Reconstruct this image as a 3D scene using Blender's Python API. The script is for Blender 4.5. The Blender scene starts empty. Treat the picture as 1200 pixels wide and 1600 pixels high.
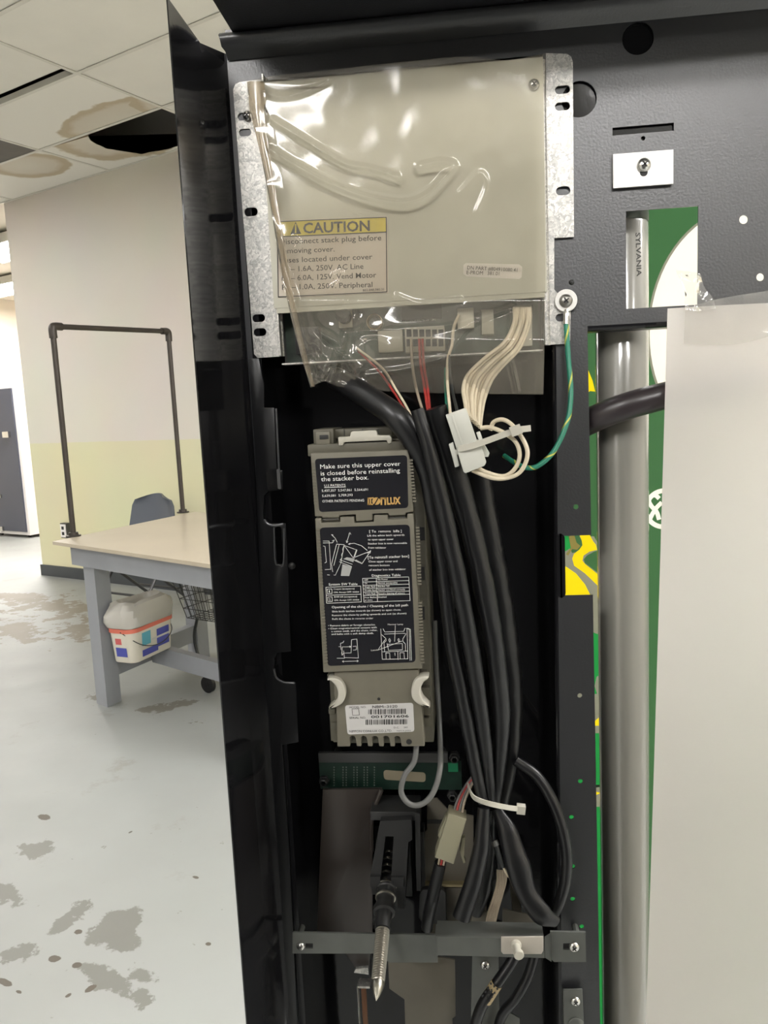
import bpy, bmesh, random
from math import *
from mathutils import Vector, Matrix, noise
from mathutils.geometry import tessellate_polygon
random.seed(7)
SC = bpy.context.scene
COL = SC.collection

# ---------------------------------------------------------------- camera
F = 1200.0; H = 1.35
gv = Vector((422, 8974, 1200)).normalized()
fz = Vector((0, 0, 1)); hv = (fz - gv * fz.dot(gv)).normalized(); rv = gv.cross(hv)
ya = radians(6)
AX = rv * cos(ya) - hv * sin(ya); AY = rv * sin(ya) + hv * cos(ya); AZ = -gv
R3 = Matrix((AX, AY, AZ))                      # camera (x right, y down, z forward) -> world
CAMPOS = Vector((0, 0, H))
cd = bpy.data.cameras.new('camera'); cam = bpy.data.objects.new('camera', cd); COL.objects.link(cam)
cd.sensor_fit = 'VERTICAL'; cd.sensor_height = 36; cd.lens = 36 * F / 1600; cd.clip_start = 0.01; cd.clip_end = 60
m = Matrix((R3.col[0], -R3.col[1], -R3.col[2])).transposed().to_4x4(); m.translation = CAMPOS
cam.matrix_world = m
SC.camera = cam
SC.view_settings.view_transform = 'Standard'; SC.view_settings.look = 'None'
SC.view_settings.gamma = 1; SC.view_settings.use_curve_mapping = False
SC.view_settings.exposure = 0.42
# ---------------------------------------------------------------- light
W = bpy.data.worlds.new('world'); SC.world = W; W.use_nodes = True
W.node_tree.nodes['Background'].inputs[0].default_value = (0.9, 0.95, 1, 1)
W.node_tree.nodes['Background'].inputs[1].default_value = 0.3
CEIL_LIGHT = 21.0        # strength of the ceiling troffers
ANNEX_LIGHT = 60.0       # strength of the fixtures standing in for next-room daylight

def ray(x, y): return R3 @ Vector(((x - 600) / F, (y - 800) / F, 1))
def P(x, y, Y):  d = ray(x, y); return CAMPOS + d * (Y / d.y)
def G(x, y, z):  d = ray(x, y); return CAMPOS + d * ((z - H) / d.z)
UU = Vector((.9, -.436, 0)).normalized(); VV = Vector((.436, .9, 0)).normalized()
def UV(u, v, z=0): return UU * u + VV * v + Vector((0, 0, z))
def uv_of(p): return p.dot(UU), p.dot(VV)
def GV(x, y, v):                                # pixel -> vertical plane of constant v (the far wall)
    d = ray(x, y); return CAMPOS + d * (v / d.dot(VV))

# ---------------------------------------------------------------- materials
def mat(name, col, rough=.5, metal=0, var=0, vscale=20, bump=0, bscale=60, spec=.5, coat=0, rvar=0, col2=None):
    M = bpy.data.materials.new(name); M.use_nodes = True; nt = M.node_tree
    b = nt.nodes['Principled BSDF']
    b.inputs['Base Color'].default_value = (*col, 1); b.inputs['Roughness'].default_value = rough
    b.inputs['Metallic'].default_value = metal; b.inputs['Specular IOR Level'].default_value = spec
    b.inputs['Coat Weight'].default_value = coat
    if coat: b.inputs['Coat Roughness'].default_value = .04
    tc = nt.nodes.new('ShaderNodeTexCoord')
    if var or col2:
        n = nt.nodes.new('ShaderNodeTexNoise'); n.inputs['Scale'].default_value = vscale; n.inputs['Detail'].default_value = 5
        nt.links.new(tc.outputs['Object'], n.inputs['Vector'])
        r = nt.nodes.new('ShaderNodeValToRGB'); r.color_ramp.elements[0].position = .3; r.color_ramp.elements[1].position = .7
        c2 = col2 if col2 else tuple(c * (1 - var) for c in col)
        r.color_ramp.elements[0].color = (*c2, 1); r.color_ramp.elements[1].color = (*[min(1, c * (1 + var * .4)) for c in col], 1)
        nt.links.new(n.outputs['Fac'], r.inputs['Fac']); nt.links.new(r.outputs['Color'], b.inputs['Base Color'])
        if rvar:
            mr = nt.nodes.new('ShaderNodeMapRange'); mr.inputs['To Min'].default_value = rough - rvar; mr.inputs['To Max'].default_value = rough + rvar
            nt.links.new(n.outputs['Fac'], mr.inputs['Value']); nt.links.new(mr.outputs['Result'], b.inputs['Roughness'])
    if bump:
        n = nt.nodes.new('ShaderNodeTexNoise'); n.inputs['Scale'].default_value = bscale; n.inputs['Detail'].default_value = 3
        nt.links.new(tc.outputs['Object'], n.inputs['Vector'])
        bp = nt.nodes.new('ShaderNodeBump'); bp.inputs['Strength'].default_value = bump; bp.inputs['Distance'].default_value = .002
        nt.links.new(n.outputs['Fac'], bp.inputs['Height']); nt.links.new(bp.outputs['Normal'], b.inputs['Normal'])
    return M

def srgb(r, g, b):
    f = lambda c: ((c / 255 + .055) / 1.055) ** 2.4 if c > 10 else c / 255 / 12.92
    return (f(r), f(g), f(b))

def galv_mat():
    M = bpy.data.materials.new('galvanized_steel'); M.use_nodes = True; nt = M.node_tree; b = nt.nodes['Principled BSDF']
    tc = nt.nodes.new('ShaderNodeTexCoord')
    v = nt.nodes.new('ShaderNodeTexVoronoi'); v.inputs['Scale'].default_value = 260
    n = nt.nodes.new('ShaderNodeTexNoise'); n.inputs['Scale'].default_value = 130; n.inputs['Detail'].default_value = 6
    nt.links.new(tc.outputs['Object'], n.inputs['Vector'])
    mx = nt.nodes.new('ShaderNodeMixRGB'); mx.inputs['Fac'].default_value = .04
    nt.links.new(tc.outputs['Object'], mx.inputs['Color1']); nt.links.new(n.outputs['Color'], mx.inputs['Color2'])
    nt.links.new(mx.outputs['Color'], v.inputs['Vector'])
    r = nt.nodes.new('ShaderNodeValToRGB')
    r.color_ramp.elements[0].color = (.32, .315, .30, 1); r.color_ramp.elements[1].color = (.62, .605, .565, 1)
    r.color_ramp.elements[0].position = .15; r.color_ramp.elements[1].position = .85
    nt.links.new(v.outputs['Color'], r.inputs['Fac']); nt.links.new(r.outputs['Color'], b.inputs['Base Color'])
    b.inputs['Metallic'].default_value = .7; b.inputs['Roughness'].default_value = .42
    bp = nt.nodes.new('ShaderNodeBump'); bp.inputs['Strength'].default_value = .25; bp.inputs['Distance'].default_value = .001
    nt.links.new(v.outputs['Color'], bp.inputs['Height']); nt.links.new(bp.outputs['Normal'], b.inputs['Normal'])
    return M

def film_mat(name, tint, haze, hazecol, rough=.09):
    M = bpy.data.materials.new(name); M.use_nodes = True; nt = M.node_tree; nt.nodes.clear()
    o = nt.nodes.new('ShaderNodeOutputMaterial')
    t = nt.nodes.new('ShaderNodeBsdfTransparent'); t.inputs[0].default_value = (*tint, 1)
    d = nt.nodes.new('ShaderNodeBsdfDiffuse'); d.inputs[0].default_value = (*hazecol, 1)
    tl = nt.nodes.new('ShaderNodeBsdfTranslucent'); tl.inputs[0].default_value = (*hazecol, 1)
    dm = nt.nodes.new('ShaderNodeMixShader'); dm.inputs[0].default_value = .2
    nt.links.new(d.outputs[0], dm.inputs[1]); nt.links.new(tl.outputs[0], dm.inputs[2])
    tc = nt.nodes.new('ShaderNodeTexCoord'); n = nt.nodes.new('ShaderNodeTexNoise'); n.inputs['Scale'].default_value = 14; n.inputs['Detail'].default_value = 6
    nt.links.new(tc.outputs['Object'], n.inputs['Vector'])
    mr = nt.nodes.new('ShaderNodeMapRange'); mr.inputs['From Min'].default_value = .3; mr.inputs['From Max'].default_value = .75
    mr.inputs['To Min'].default_value = haze * .65; mr.inputs['To Max'].default_value = haze * 1.6
    nt.links.new(n.outputs['Fac'], mr.inputs['Value'])
    m1 = nt.nodes.new('ShaderNodeMixShader'); nt.links.new(mr.outputs[0], m1.inputs[0])
    nt.links.new(t.outputs[0], m1.inputs[1]); nt.links.new(dm.outputs[0], m1.inputs[2])
    g = nt.nodes.new('ShaderNodeBsdfGlossy'); g.inputs['Roughness'].default_value = rough; g.inputs[0].default_value = (1, 1, 1, 1)
    fr = nt.nodes.new('ShaderNodeFresnel'); fr.inputs[0].default_value = 1.5
    ml = nt.nodes.new('ShaderNodeMath'); ml.operation = 'MULTIPLY'; ml.inputs[1].default_value = 1.05; ml.use_clamp = True
    nt.links.new(fr.outputs[0], ml.inputs[0])
    m2 = nt.nodes.new('ShaderNodeMixShader'); nt.links.new(ml.outputs[0], m2.inputs[0])
    nt.links.new(m1.outputs[0], m2.inputs[1]); nt.links.new(g.outputs[0], m2.inputs[2]); nt.links.new(m2.outputs[0], o.inputs[0])
    return M

def emit_mat(name, col, s):
    M = bpy.data.materials.new(name); M.use_nodes = True; nt = M.node_tree; nt.nodes.clear()
    o = nt.nodes.new('ShaderNodeOutputMaterial'); e = nt.nodes.new('ShaderNodeEmission')
    e.inputs[0].default_value = (*col, 1); e.inputs[1].default_value = s; nt.links.new(e.outputs[0], o.inputs[0]); return M

def trans_mat(name, col, f=.45, rough=.35):
    M = mat(name, col, rough); nt = M.node_tree; b = nt.nodes['Principled BSDF']; o = nt.nodes['Material Output']
    t = nt.nodes.new('ShaderNodeBsdfTranslucent'); t.inputs[0].default_value = (*col, 1)
    mx = nt.nodes.new('ShaderNodeMixShader'); mx.inputs[0].default_value = f
    nt.links.new(b.outputs[0], mx.inputs[1]); nt.links.new(t.outputs[0], mx.inputs[2]); nt.links.new(mx.outputs[0], o.inputs[0]); return M

MT = dict(
    black=mat('black_gloss_paint', (.008, .008, .009), .09, var=.1, vscale=6, bump=.03, bscale=90, spec=.42),
    sheet=mat('black_satin_paint', (.0155, .016, .0185), .37, var=.12, vscale=5, bump=.10, bscale=500, spec=1.0),
    galv=galv_mat(),
    cover=mat('beige_metal_cover', (.46, .445, .365), .42, metal=.2, vscale=13, col2=(.36, .345, .275), bump=.04, bscale=25),
    film=film_mat('clear_film', (.92, .905, .87), .14, (.62, .57, .47), .10),
    tape=film_mat('packing_tape', (.96, .955, .945), .18, (.80, .77, .72), .12),
    steel=mat('bright_screw_steel', (.62, .61, .58), .25, metal=1), dark=mat('dark_recess', (.012, .012, .012), .6),
    pcb=mat('dark_green_board', (.035, .055, .04), .45, var=.5, vscale=90), pcb2=mat('green_board', (.005, .022, .014), .4, var=.4, vscale=110),  # green_board carries the lower recess's shade in its colour
    ivory=mat('ivory_plastic', (.55, .52, .42), .4), white=mat('white_nylon', (.45, .43, .37), .35), brass=mat('brass_ring', (.62, .50, .33), .3, metal=.9),
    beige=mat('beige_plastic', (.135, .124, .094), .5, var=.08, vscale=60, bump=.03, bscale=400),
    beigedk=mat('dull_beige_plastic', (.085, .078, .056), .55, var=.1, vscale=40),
    labelk=mat('black_label', (.012, .012, .015), .22), print=mat('white_print', (.72, .71, .68), .6), printk=mat('black_print', (.03, .03, .03), .6),
    gold=mat('gold_print', (.62, .38, .13), .35, metal=.4), labelw=mat('white_label', (.50, .49, .48), .4),
    yellow=mat('caution_yellow', (.62, .50, .06), .5, var=.15, vscale=50), labelb=mat('aged_label', (.55, .50, .42), .5, col2=(.50, .42, .33), vscale=22),
    sleeve=mat('black_vinyl_sleeve', (.0065, .0065, .0072), .34, bump=.12, bscale=70, spec=.45), cordg=mat('grey_cord', (.12, .12, .115), .45),
    wirew=mat('aged_white_wire', (.62, .54, .40), .45, var=.2, vscale=60), wireb=mat('tan_wire', (.33, .27, .20), .5, var=.2, vscale=60), wirer=mat('red_wire', (.32, .03, .025), .4),  # tan_wire darkened in colour for the shaded lower recess
    wireg=mat('green_wire', (.02, .19, .12), .35), wirey=mat('yellow_stripe', (.50, .50, .08), .35), wirek=mat('black_wire', (.03, .03, .03), .4),
    barg=mat('grey_zinc_bar', (.115, .12, .11), .45, metal=.35, var=.12, vscale=40), beigem=mat('beige_zinc', (.095, .085, .066), .5, metal=.2, var=.12, vscale=25),  # beige_zinc darkened to hold the shade below the validator
    smoke=mat('smoked_plastic', (.036, .029, .025), .3, var=.15, vscale=12), lockg=mat('dark_lock_metal', (.038, .038, .038), .42, metal=.5),  # smoked plastic and lock metal: recess shade put into both colours
    bolt=mat('bolt_steel', (.36, .34, .29), .32, metal=1), copper=mat('brown_strip', (.13, .06, .03), .4, metal=.4),
    tube=mat('lamp_phosphor_glass', (.24, .232, .205), .2, var=.04, vscale=6, coat=.6), capm=mat('lamp_cap', (.10, .11, .10), .35, metal=.8),
    panelg=trans_mat('panel_dark_green', (.05, .135, .055), .75), panelb=trans_mat('panel_bright_green', (.02, .27, .06), .75),
    panelw=trans_mat('panel_white', (.86, .83, .74), .8), panely=trans_mat('panel_yellow', (.86, .66, .01), .75), panelq=trans_mat('panel_grey', (.24, .24, .19), .75), panelk=trans_mat('panel_dark_line', (.03, .05, .03), .2),
    paper=mat('white_poster_board', (.84, .80, .76), .55, var=.03, vscale=5, bump=.03, bscale=15),
    wall=None, rail=mat('rail_black', (.008, .008, .009), .3, spec=.5), edge_glint=mat('black_edge_highlight', (.11, .11, .115), .3, metal=.4),  # last one: lighter black stands for highlights along the rail edges
)
# ---------------------------------------------------------------- mesh helpers
def wloc(o):
    v = Vector((0, 0, 0))
    while o: v += o.location; o = o.parent
    return v
def mk(name, bm, mats, parent=None, smooth=True, origin=None, ang=35, kind=None, recalc=True):
    if recalc: bmesh.ops.recalc_face_normals(bm, faces=bm.faces)
    me = bpy.data.meshes.new(name)
    if parent is not None: off = wloc(parent); loc = Vector((0, 0, 0))
    else:
        if origin is None:
            xs = [v.co for v in bm.verts]
            lo = Vector([min(c[i] for c in xs) for i in range(3)]); hi = Vector([max(c[i] for c in xs) for i in range(3)])
            origin = Vector(((lo.x + hi.x) / 2, (lo.y + hi.y) / 2, lo.z))
        off = Vector(origin); loc = off
    bmesh.ops.translate(bm, verts=bm.verts, vec=-off)
    bm.to_mesh(me); bm.free()
    for mm in (mats if isinstance(mats, (list, tuple)) else [mats]): me.materials.append(mm)
    if smooth:
        me.shade_smooth(); me.set_sharp_from_angle(angle=radians(ang))
    o = bpy.data.objects.new(name, me); COL.objects.link(o); o.location = loc
    if parent is not None: o.parent = parent
    if kind: o['kind'] = kind
    return o
def thing(name, label, cat, loc, group=None):
    o = bpy.data.objects.new(name, None); COL.objects.link(o); o.location = loc; o.empty_display_size = .02
    o['label'] = label; o['category'] = cat
    if group: o['group'] = group
    return o
def tag(o, label, cat, group=None):
    o['label'] = label; o['category'] = cat
    if group: o['group'] = group
    return o
def struct(name, bm, mats, parent=None, smooth=False):
    o = mk(name, bm, mats, parent, smooth, origin=(0, 0, 0))
    if parent is None: o['kind'] = 'structure'
    return o
def bev(bm, w, seg=2, ang=40):
    es = [e for e in bm.edges if len(e.link_faces) == 2 and e.calc_face_angle(0) > radians(ang)]
    if es: bmesh.ops.bevel(bm, geom=es, offset=w, segments=seg, affect='EDGES', profile=.5)
def prism(bm, pts, Y0, Y1, holes=()):
    """pts, holes: loops of world points whose x,z are used; solid from Y0 (near) to Y1 (far)"""
    loops = [[Vector((p[0], p[-1])) for p in l] for l in [pts] + list(holes)]
    tri = tessellate_polygon([[Vector((p.x, p.y, 0)) for p in l] for l in loops])
    flat = [p for l in loops for p in l]
    a = [bm.verts.new((p.x, Y0, p.y)) for p in flat]; b = [bm.verts.new((p.x, Y1, p.y)) for p in flat]
    if len(loops) == 1:
        bm.faces.new(a); bm.faces.new(b[::-1])
    else:
        for t in tri:
            try: bm.faces.new([a[i] for i in t]); bm.faces.new([b[i] for i in reversed(t)])
            except ValueError: pass
    k = 0
    for l in loops:
        n = len(l)
        for i in range(n):
            j = (i + 1) % n
            bm.faces.new([a[k + i], a[k + j], b[k + j], b[k + i]])
        k += n
    return bm
def pxs(l, Y): return [P(x, y, Y) for x, y in l]
def rect(x0, y0, x1, y1, Y):
    a = P(x0, y0, Y); b = P(x1, y1, Y)
    return [Vector((a.x, Y, a.z)), Vector((b.x, Y, a.z)), Vector((b.x, Y, b.z)), Vector((a.x, Y, b.z))]
def rrect(x0, y0, x1, y1, Y, r, n=5):
    q = rect(x0, y0, x1, y1, Y); x_0, x_1, z1, z0 = q[0].x, q[1].x, q[0].z, q[2].z; r = r * Y / F; o = []
    for cx, cz, a in ((x_0 + r, z1 - r, pi), (x_1 - r, z1 - r, pi / 2), (x_1 - r, z0 + r, 0), (x_0 + r, z0 + r, -pi / 2)):
        for i in range(n + 1):
            t = a - i * pi / 2 / n; o.append(Vector((cx + r * cos(t), Y, cz + r * sin(t))))
    return o
def disc(x, y, Y, r, n=16):
    c = P(x, y, Y); r = r * Y / F
    return [Vector((c.x + r * cos(2 * pi * i / n), Y, c.z + r * sin(2 * pi * i / n))) for i in range(n)]
def slot(x, y, Y, w, h, n=6):
    return rrect(x - w / 2, y - h / 2 + .02 * w, x + w / 2, y + h / 2 - .02 * w, Y, min(w, h) / 2 * .98, n)
def plate(name, pts, Y, t, mt, parent, holes=(), b=.0004, **k):
    bm = bmesh.new(); prism(bm, pts, Y, Y + t, holes)
    if b: bmesh.ops.recalc_face_normals(bm, faces=bm.faces); bev(bm, b)
    return mk(name, bm, mt, parent, **k)
def flat(bm, pts, Y, e=.0002): prism(bm, pts, Y - e, Y); return bm
def box(bm, lo, hi):
    v = [bm.verts.new((x, y, z)) for x in (lo[0], hi[0]) for y in (lo[1], hi[1]) for z in (lo[2], hi[2])]
    for f in ((0, 1, 3, 2), (4, 6, 7, 5), (0, 4, 5, 1), (2, 3, 7, 6), (0, 2, 6, 4), (1, 5, 7, 3)): bm.faces.new([v[i] for i in f])
    return bm
def obox(bm, c, ax, ay, az, sx, sy, sz):
    """oriented box, centre c, half sizes"""
    v = [bm.verts.new(c + ax * (sx * i) + ay * (sy * j) + az * (sz * k)) for i in (-1, 1) for j in (-1, 1) for k in (-1, 1)]
    for f in ((0, 1, 3, 2), (4, 6, 7, 5), (0, 4, 5, 1), (2, 3, 7, 6), (0, 2, 6, 4), (1, 5, 7, 3)): bm.faces.new([v[i] for i in f])
    return bm
def crom(p, n):
    p = [Vector(q) for q in p]
    if len(p) < 3: return [p[0].lerp(p[-1], i / n) for i in range(n + 1)]
    q = [p[0] * 2 - p[1]] + p + [p[-1] * 2 - p[-2]]; o = []
    for i in range(1, len(q) - 2):
        a, b, c, d = q[i - 1:i + 3]
        for k in range(n):
            t = k / n
            o.append(.5 * ((2 * b) + (c - a) * t + (2 * a - 5 * b + 4 * c - d) * t * t + (3 * b - a - 3 * c + d) * t ** 3))
    o.append(p[-1]); return o
def tube(bm, pts, r, seg=10, sub=8, sy=1.0, smooth=True, cap=True, lump=0):
    c = crom(pts, sub) if smooth else [Vector(p) for p in pts]
    n = len(c)
    if isinstance(r, (list, tuple)):
        rr = [r[min(len(r) - 1, int(i / (n - 1) * (len(r) - 1)))] * (1 - (i / (n - 1) * (len(r) - 1)) % 1) + r[min(len(r) - 1, int(i / (n - 1) * (len(r) - 1)) + 1)] * ((i / (n - 1) * (len(r) - 1)) % 1) for i in range(n)]
    else: rr = [r] * n
    up = Vector((0, 1, 0)); rings = []; prev = None
    for i in range(n):
        t = (c[min(i + 1, n - 1)] - c[max(i - 1, 0)]).normalized()
        if prev is None:
            s = t.cross(up)
            if s.length < .1: s = t.cross(Vector((1, 0, 0)))
            s.normalize()
        else:
            s = prev - t * prev.dot(t); s.normalize()
        prev = s; w = t.cross(s)
        ring = []
        for k in range(seg):
            a = 2 * pi * k / seg; d = s * cos(a) + w * sin(a); d.y *= sy
            q = rr[i]
            if lump: q *= 1 + lump * noise.noise(c[i] * 60 + d * 1.5)
            ring.append(bm.verts.new(c[i] + d * q))
        rings.append(ring)
    for a, b in zip(rings, rings[1:]):
        for k in range(seg): bm.faces.new([a[k], a[(k + 1) % seg], b[(k + 1) % seg], b[k]])
    if cap: bm.faces.new(rings[0][::-1]); bm.faces.new(rings[-1])
    return bm
def lathe(bm, c, axis, prof, seg=20, cap=True):
    axis = axis.normalized(); s = axis.cross(Vector((0, 0, 1)))
    if s.length < .1: s = axis.cross(Vector((1, 0, 0)))
    s.normalize(); w = axis.cross(s); rings = []
    for h, r in prof:
        rings.append([bm.verts.new(c + axis * h + (s * cos(2 * pi * k / seg) + w * sin(2 * pi * k / seg)) * max(r, 1e-5)) for k in range(seg)])
    for a, b in zip(rings, rings[1:]):
        for k in range(seg): bm.faces.new([a[k], a[(k + 1) % seg], b[(k + 1) % seg], b[k]])
    if cap: bm.faces.new(rings[0][::-1]); bm.faces.new(rings[-1])
    return bm
NY = Vector((0, -1, 0))
def screw(x, y, Y, rp, parent, name='screw', mt=None, label=None):
    """dome headed cross screw facing the camera side"""
    c = P(x, y, Y); r = rp * Y / F; bm = bmesh.new()
    lathe(bm, c, NY, [(0, r), (r * .25, r * .97), (r * .5, r * .75), (r * .66, r * .4), (r * .7, 0.0001)], 18, False)
    n0 = len(bm.faces)
    for ax, az in ((Vector((.8, 0, .6)), Vector((-.6, 0, .8))), (Vector((-.6, 0, .8)), Vector((.8, 0, .6)))):
        obox(bm, c + NY * r * .62, ax, NY, az, r * .48, r * .1, r * .1)
    bm.faces.ensure_lookup_table()
    for f in bm.faces[n0:]: f.material_index = 1
    o = mk(name, bm, [mt or MT['steel'], MT['dark']], parent)
    if label: o['label'] = label
    return o
TEXTS = []
def text(parent, mt, lines, Y, name='lettering', bold=0):
    """lines: (string, x0, y0, x1, y1, height px or None): baseline from pixel to pixel on plane Y"""
    TEXTS.append((parent, mt, lines, Y, name, bold))
def strokes(bm, polys, w, Y, e=.00025):
    for pl in polys:
        q = pxs(pl, Y)
        for a, b in zip(q, q[1:]):
            d = (b - a); L = d.length
            if L < 1e-6: continue
            d /= L; nn = Vector((-d.z, 0, d.x)); h = w * Y / F / 2
            a2 = a - d * h * .8; b2 = b + d * h * .8
            vs = [bm.verts.new(p + Vector((0, -e, 0))) for p in (a2 + nn * h, b2 + nn * h, b2 - nn * h, a2 - nn * h)]
            bm.faces.new(vs)
    return bm

# ================================================================ ROOM
CZ = 3.25; VW = 4.2; UE = -6.29          # ceiling height, far wall, end of the far wall
U0, U1, V0, V2 = -11.0, 5.9, -8.2, 8.2   # room bounds; V2 is the end of the next room
def twotone(name, c_low, c_high, z, rough=.55):
    M = mat(name, c_high, rough, bump=.12, bscale=90); nt = M.node_tree; b = nt.nodes['Principled BSDF']
    tc = nt.nodes.new('ShaderNodeTexCoord'); s = nt.nodes.new('ShaderNodeSeparateXYZ'); nt.links.new(tc.outputs['Object'], s.inputs[0])
    n = nt.nodes.new('ShaderNodeTexNoise'); n.inputs['Scale'].default_value = 5
    nt.links.new(tc.outputs['Object'], n.inputs['Vector'])
    a = nt.nodes.new('ShaderNodeMath'); a.operation = 'MULTIPLY_ADD'; a.inputs[1].default_value = .012
    nt.links.new(n.outputs['Fac'], a.inputs[0]); nt.links.new(s.outputs['Z'], a.inputs[2])
    g = nt.nodes.new('ShaderNodeMath'); g.operation = 'GREATER_THAN'; g.inputs[1].default_value = z; nt.links.new(a.outputs[0], g.inputs[0])
    n2 = nt.nodes.new('ShaderNodeTexNoise'); n2.inputs['Scale'].default_value = 1.3; n2.inputs['Detail'].default_value = 4; nt.links.new(tc.outputs['Object'], n2.inputs['Vector'])
    mx = nt.nodes.new('ShaderNodeMixRGB'); mx.inputs[1].default_value = (*c_low, 1); mx.inputs[2].default_value = (*c_high, 1); nt.links.new(g.outputs[0], mx.inputs[0])
    m2 = nt.nodes.new('ShaderNodeMixRGB'); m2.blend_type = 'MULTIPLY'; m2.inputs[0].default_value = .16; nt.links.new(mx.outputs[0], m2.inputs[1]); nt.links.new(n2.outputs['Color'], m2.inputs[2])
    nt.links.new(m2.outputs[0], b.inputs['Base Color']); return M
MT['wall'] = twotone('painted_wall', (.66, .63, .42), (.66, .62, .55), 1.20)
MT['wallplain'] = mat('cream_wall', (.66, .62, .53), .6, var=.06, vscale=2)
MT['pink'] = twotone('next_room_wall', (.70, .52, .46), (.74, .66, .54), 2.1)
MT['basebd'] = mat('dark_grey_baseboard', (.045, .05, .055), .45)
MT['tile'] = mat('ceiling_tile_board', (.78, .76, .70), .85, var=.05, vscale=3, bump=.25, bscale=220)
MT['greytile'] = mat('grey_tile', (.16, .15, .135), .9, var=.2, vscale=4)  # one tile darker grey than the rest
MT['grid'] = mat('white_grid_metal', (.64, .62, .56), .45)
MT['plenum'] = mat('dark_plenum', (.12, .11, .10), .9)
MT['hole_edge'] = mat('stained_tile_edge', (.42, .33, .22), .9)

def floor_mat():
    M = mat('painted_concrete_floor', (.55, .56, .52), .3); nt = M.node_tree; b = nt.nodes['Principled BSDF']; N = nt.nodes.new; L = nt.links.new
    tc = N('ShaderNodeTexCoord')
    def noise_(s, d=6, r=.6):
        n = N('ShaderNodeTexNoise'); n.inputs['Scale'].default_value = s; n.inputs['Detail'].default_value = d; n.inputs['Roughness'].default_value = r
        L(tc.outputs['Object'], n.inputs['Vector']); return n
    def math_(op, a, bb, clamp=False):
        n = N('ShaderNodeMath'); n.operation = op; n.use_clamp = clamp
        for i, q in enumerate((a, bb)):
            if isinstance(q, (int, float)): n.inputs[i].default_value = q
            else: L(q, n.inputs[i])
        return n.outputs[0]
    def ramp(v, p0, p1, c0, c1):
        r = N('ShaderNodeValToRGB'); r.color_ramp.elements[0].position = p0; r.color_ramp.elements[1].position = p1
        r.color_ramp.elements[0].color = (*c0, 1); r.color_ramp.elements[1].color = (*c1, 1); L(v, r.inputs[0]); return r.outputs[0]
    base = ramp(noise_(.9, 4).outputs['Fac'], .35, .65, (.225, .23, .22), (.25, .26, .25))
    nz = noise_(5.5, 9, .68).outputs['Fac']
    def patches(pl, gain):
        tot = None
        for (px, py, ru, rvv) in pl:
            c = G(px, py, 0)
            mp = N('ShaderNodeMapping'); mp.vector_type = 'TEXTURE'; mp.inputs['Location'].default_value = c
            mp.inputs['Rotation'].default_value = (0, 0, atan2(UU.y, UU.x)); mp.inputs['Scale'].default_value = (ru, rvv, 1)
            L(tc.outputs['Object'], mp.inputs['Vector'])
            ln = N('ShaderNodeVectorMath'); ln.operation = 'LENGTH'; L(mp.outputs[0], ln.inputs[0])
            q = math_('SUBTRACT', 1.0, ln.outputs['Value'], True)
            tot = q if tot is None else math_('MAXIMUM', tot, q)
        s = math_('ADD', math_('MULTIPLY', math_('SUBTRACT', nz, .5), gain), math_('MULTIPLY', tot, 1.0))
        return s, tot
    col = base
    for pl, gain, c, th in (
        ([(70, 948, 1.5, .55), (10, 985, .9, .5), (130, 985, .55, .4), (30, 935, 1.2, .3)], 3.4, (0.137, 0.118, 0.089), .62),
        ([(175, 1450, .17, .13), (200, 1470, .14, .10), (170, 1530, .19, .09), (215, 1520, .12, .06), (125, 1425, .12, .09), (15, 1395, .2, .09), (100, 1435, .1, .09), (60, 1330, .22, .1), (20, 1490, .09, .1)], 2.6, (0.137, 0.137, 0.122), .58),
        ([(250, 1110, .5, .25), (300, 1100, .3, .3), (150, 1090, .3, .4)], 3.2, (0.129, 0.122, 0.103), .9),
        ([(70, 1277, .055, .03), (85, 1498, .028, .02), (123, 1456, .026, .02), (120, 1508, .02, .018), (325, 1475, .018, .014), (107, 1555, .015, .02), (306, 1371, .025, .012), (204, 1300, .012, .02), (8, 1535, .05, .014), (30, 1550, .03, .012), (140, 1545, .02, .03)], 2.0, (.07, .06, .045), .5)):
        s, tot = patches(pl, gain)
        mm = math_('MULTIPLY', ramp(s, th, th + .07, (0, 0, 0), (1, 1, 1)), math_('GREATER_THAN', tot, .001))
        mx = N('ShaderNodeMixRGB'); L(mm, mx.inputs[0]); L(col, mx.inputs[1]); mx.inputs[2].default_value = (*c, 1); col = mx.outputs[0]
    # sparse specks and scuffs everywhere
    sp = ramp(noise_(24, 4, .55).outputs['Fac'], .70, .73, (0, 0, 0), (1, 1, 1))
    mx = N('ShaderNodeMixRGB'); L(math_('MULTIPLY', sp, .6), mx.inputs[0]); L(col, mx.inputs[1]); mx.inputs[2].default_value = (.11, .10, .08, 1); col = mx.outputs[0]
    sc = ramp(noise_(3.1, 9, .7).outputs['Fac'], .60, .68, (0, 0, 0), (1, 1, 1))
    mx = N('ShaderNodeMixRGB'); L(math_('MULTIPLY', sc, .5), mx.inputs[0]); L(col, mx.inputs[1]); mx.inputs[2].default_value = (.17, .165, .14, 1); col = mx.outputs[0]
    L(col, b.inputs['Base Color'])
    r = ramp(noise_(4, 4).outputs['Fac'], .3, .7, (.5, .5, .5), (.6, .6, .6)); L(r, b.inputs['Roughness'])
    return M
def uvbox(bm, u0, u1, v0, v1, z0, z1):
    c = UV((u0 + u1) / 2, (v0 + v1) / 2, (z0 + z1) / 2)
    return obox(bm, c, UU, VV, Vector((0, 0, 1)), abs(u1 - u0) / 2, abs(v1 - v0) / 2, abs(z1 - z0) / 2)
def uvstruct(name, mt, *a): return struct(name, uvbox(bmesh.new(), *a), mt)
uvstruct('floor', floor_mat(), U0 - .2, U1 + .2, V0 - .2, V2 + .2, -.2, 0)
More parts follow.
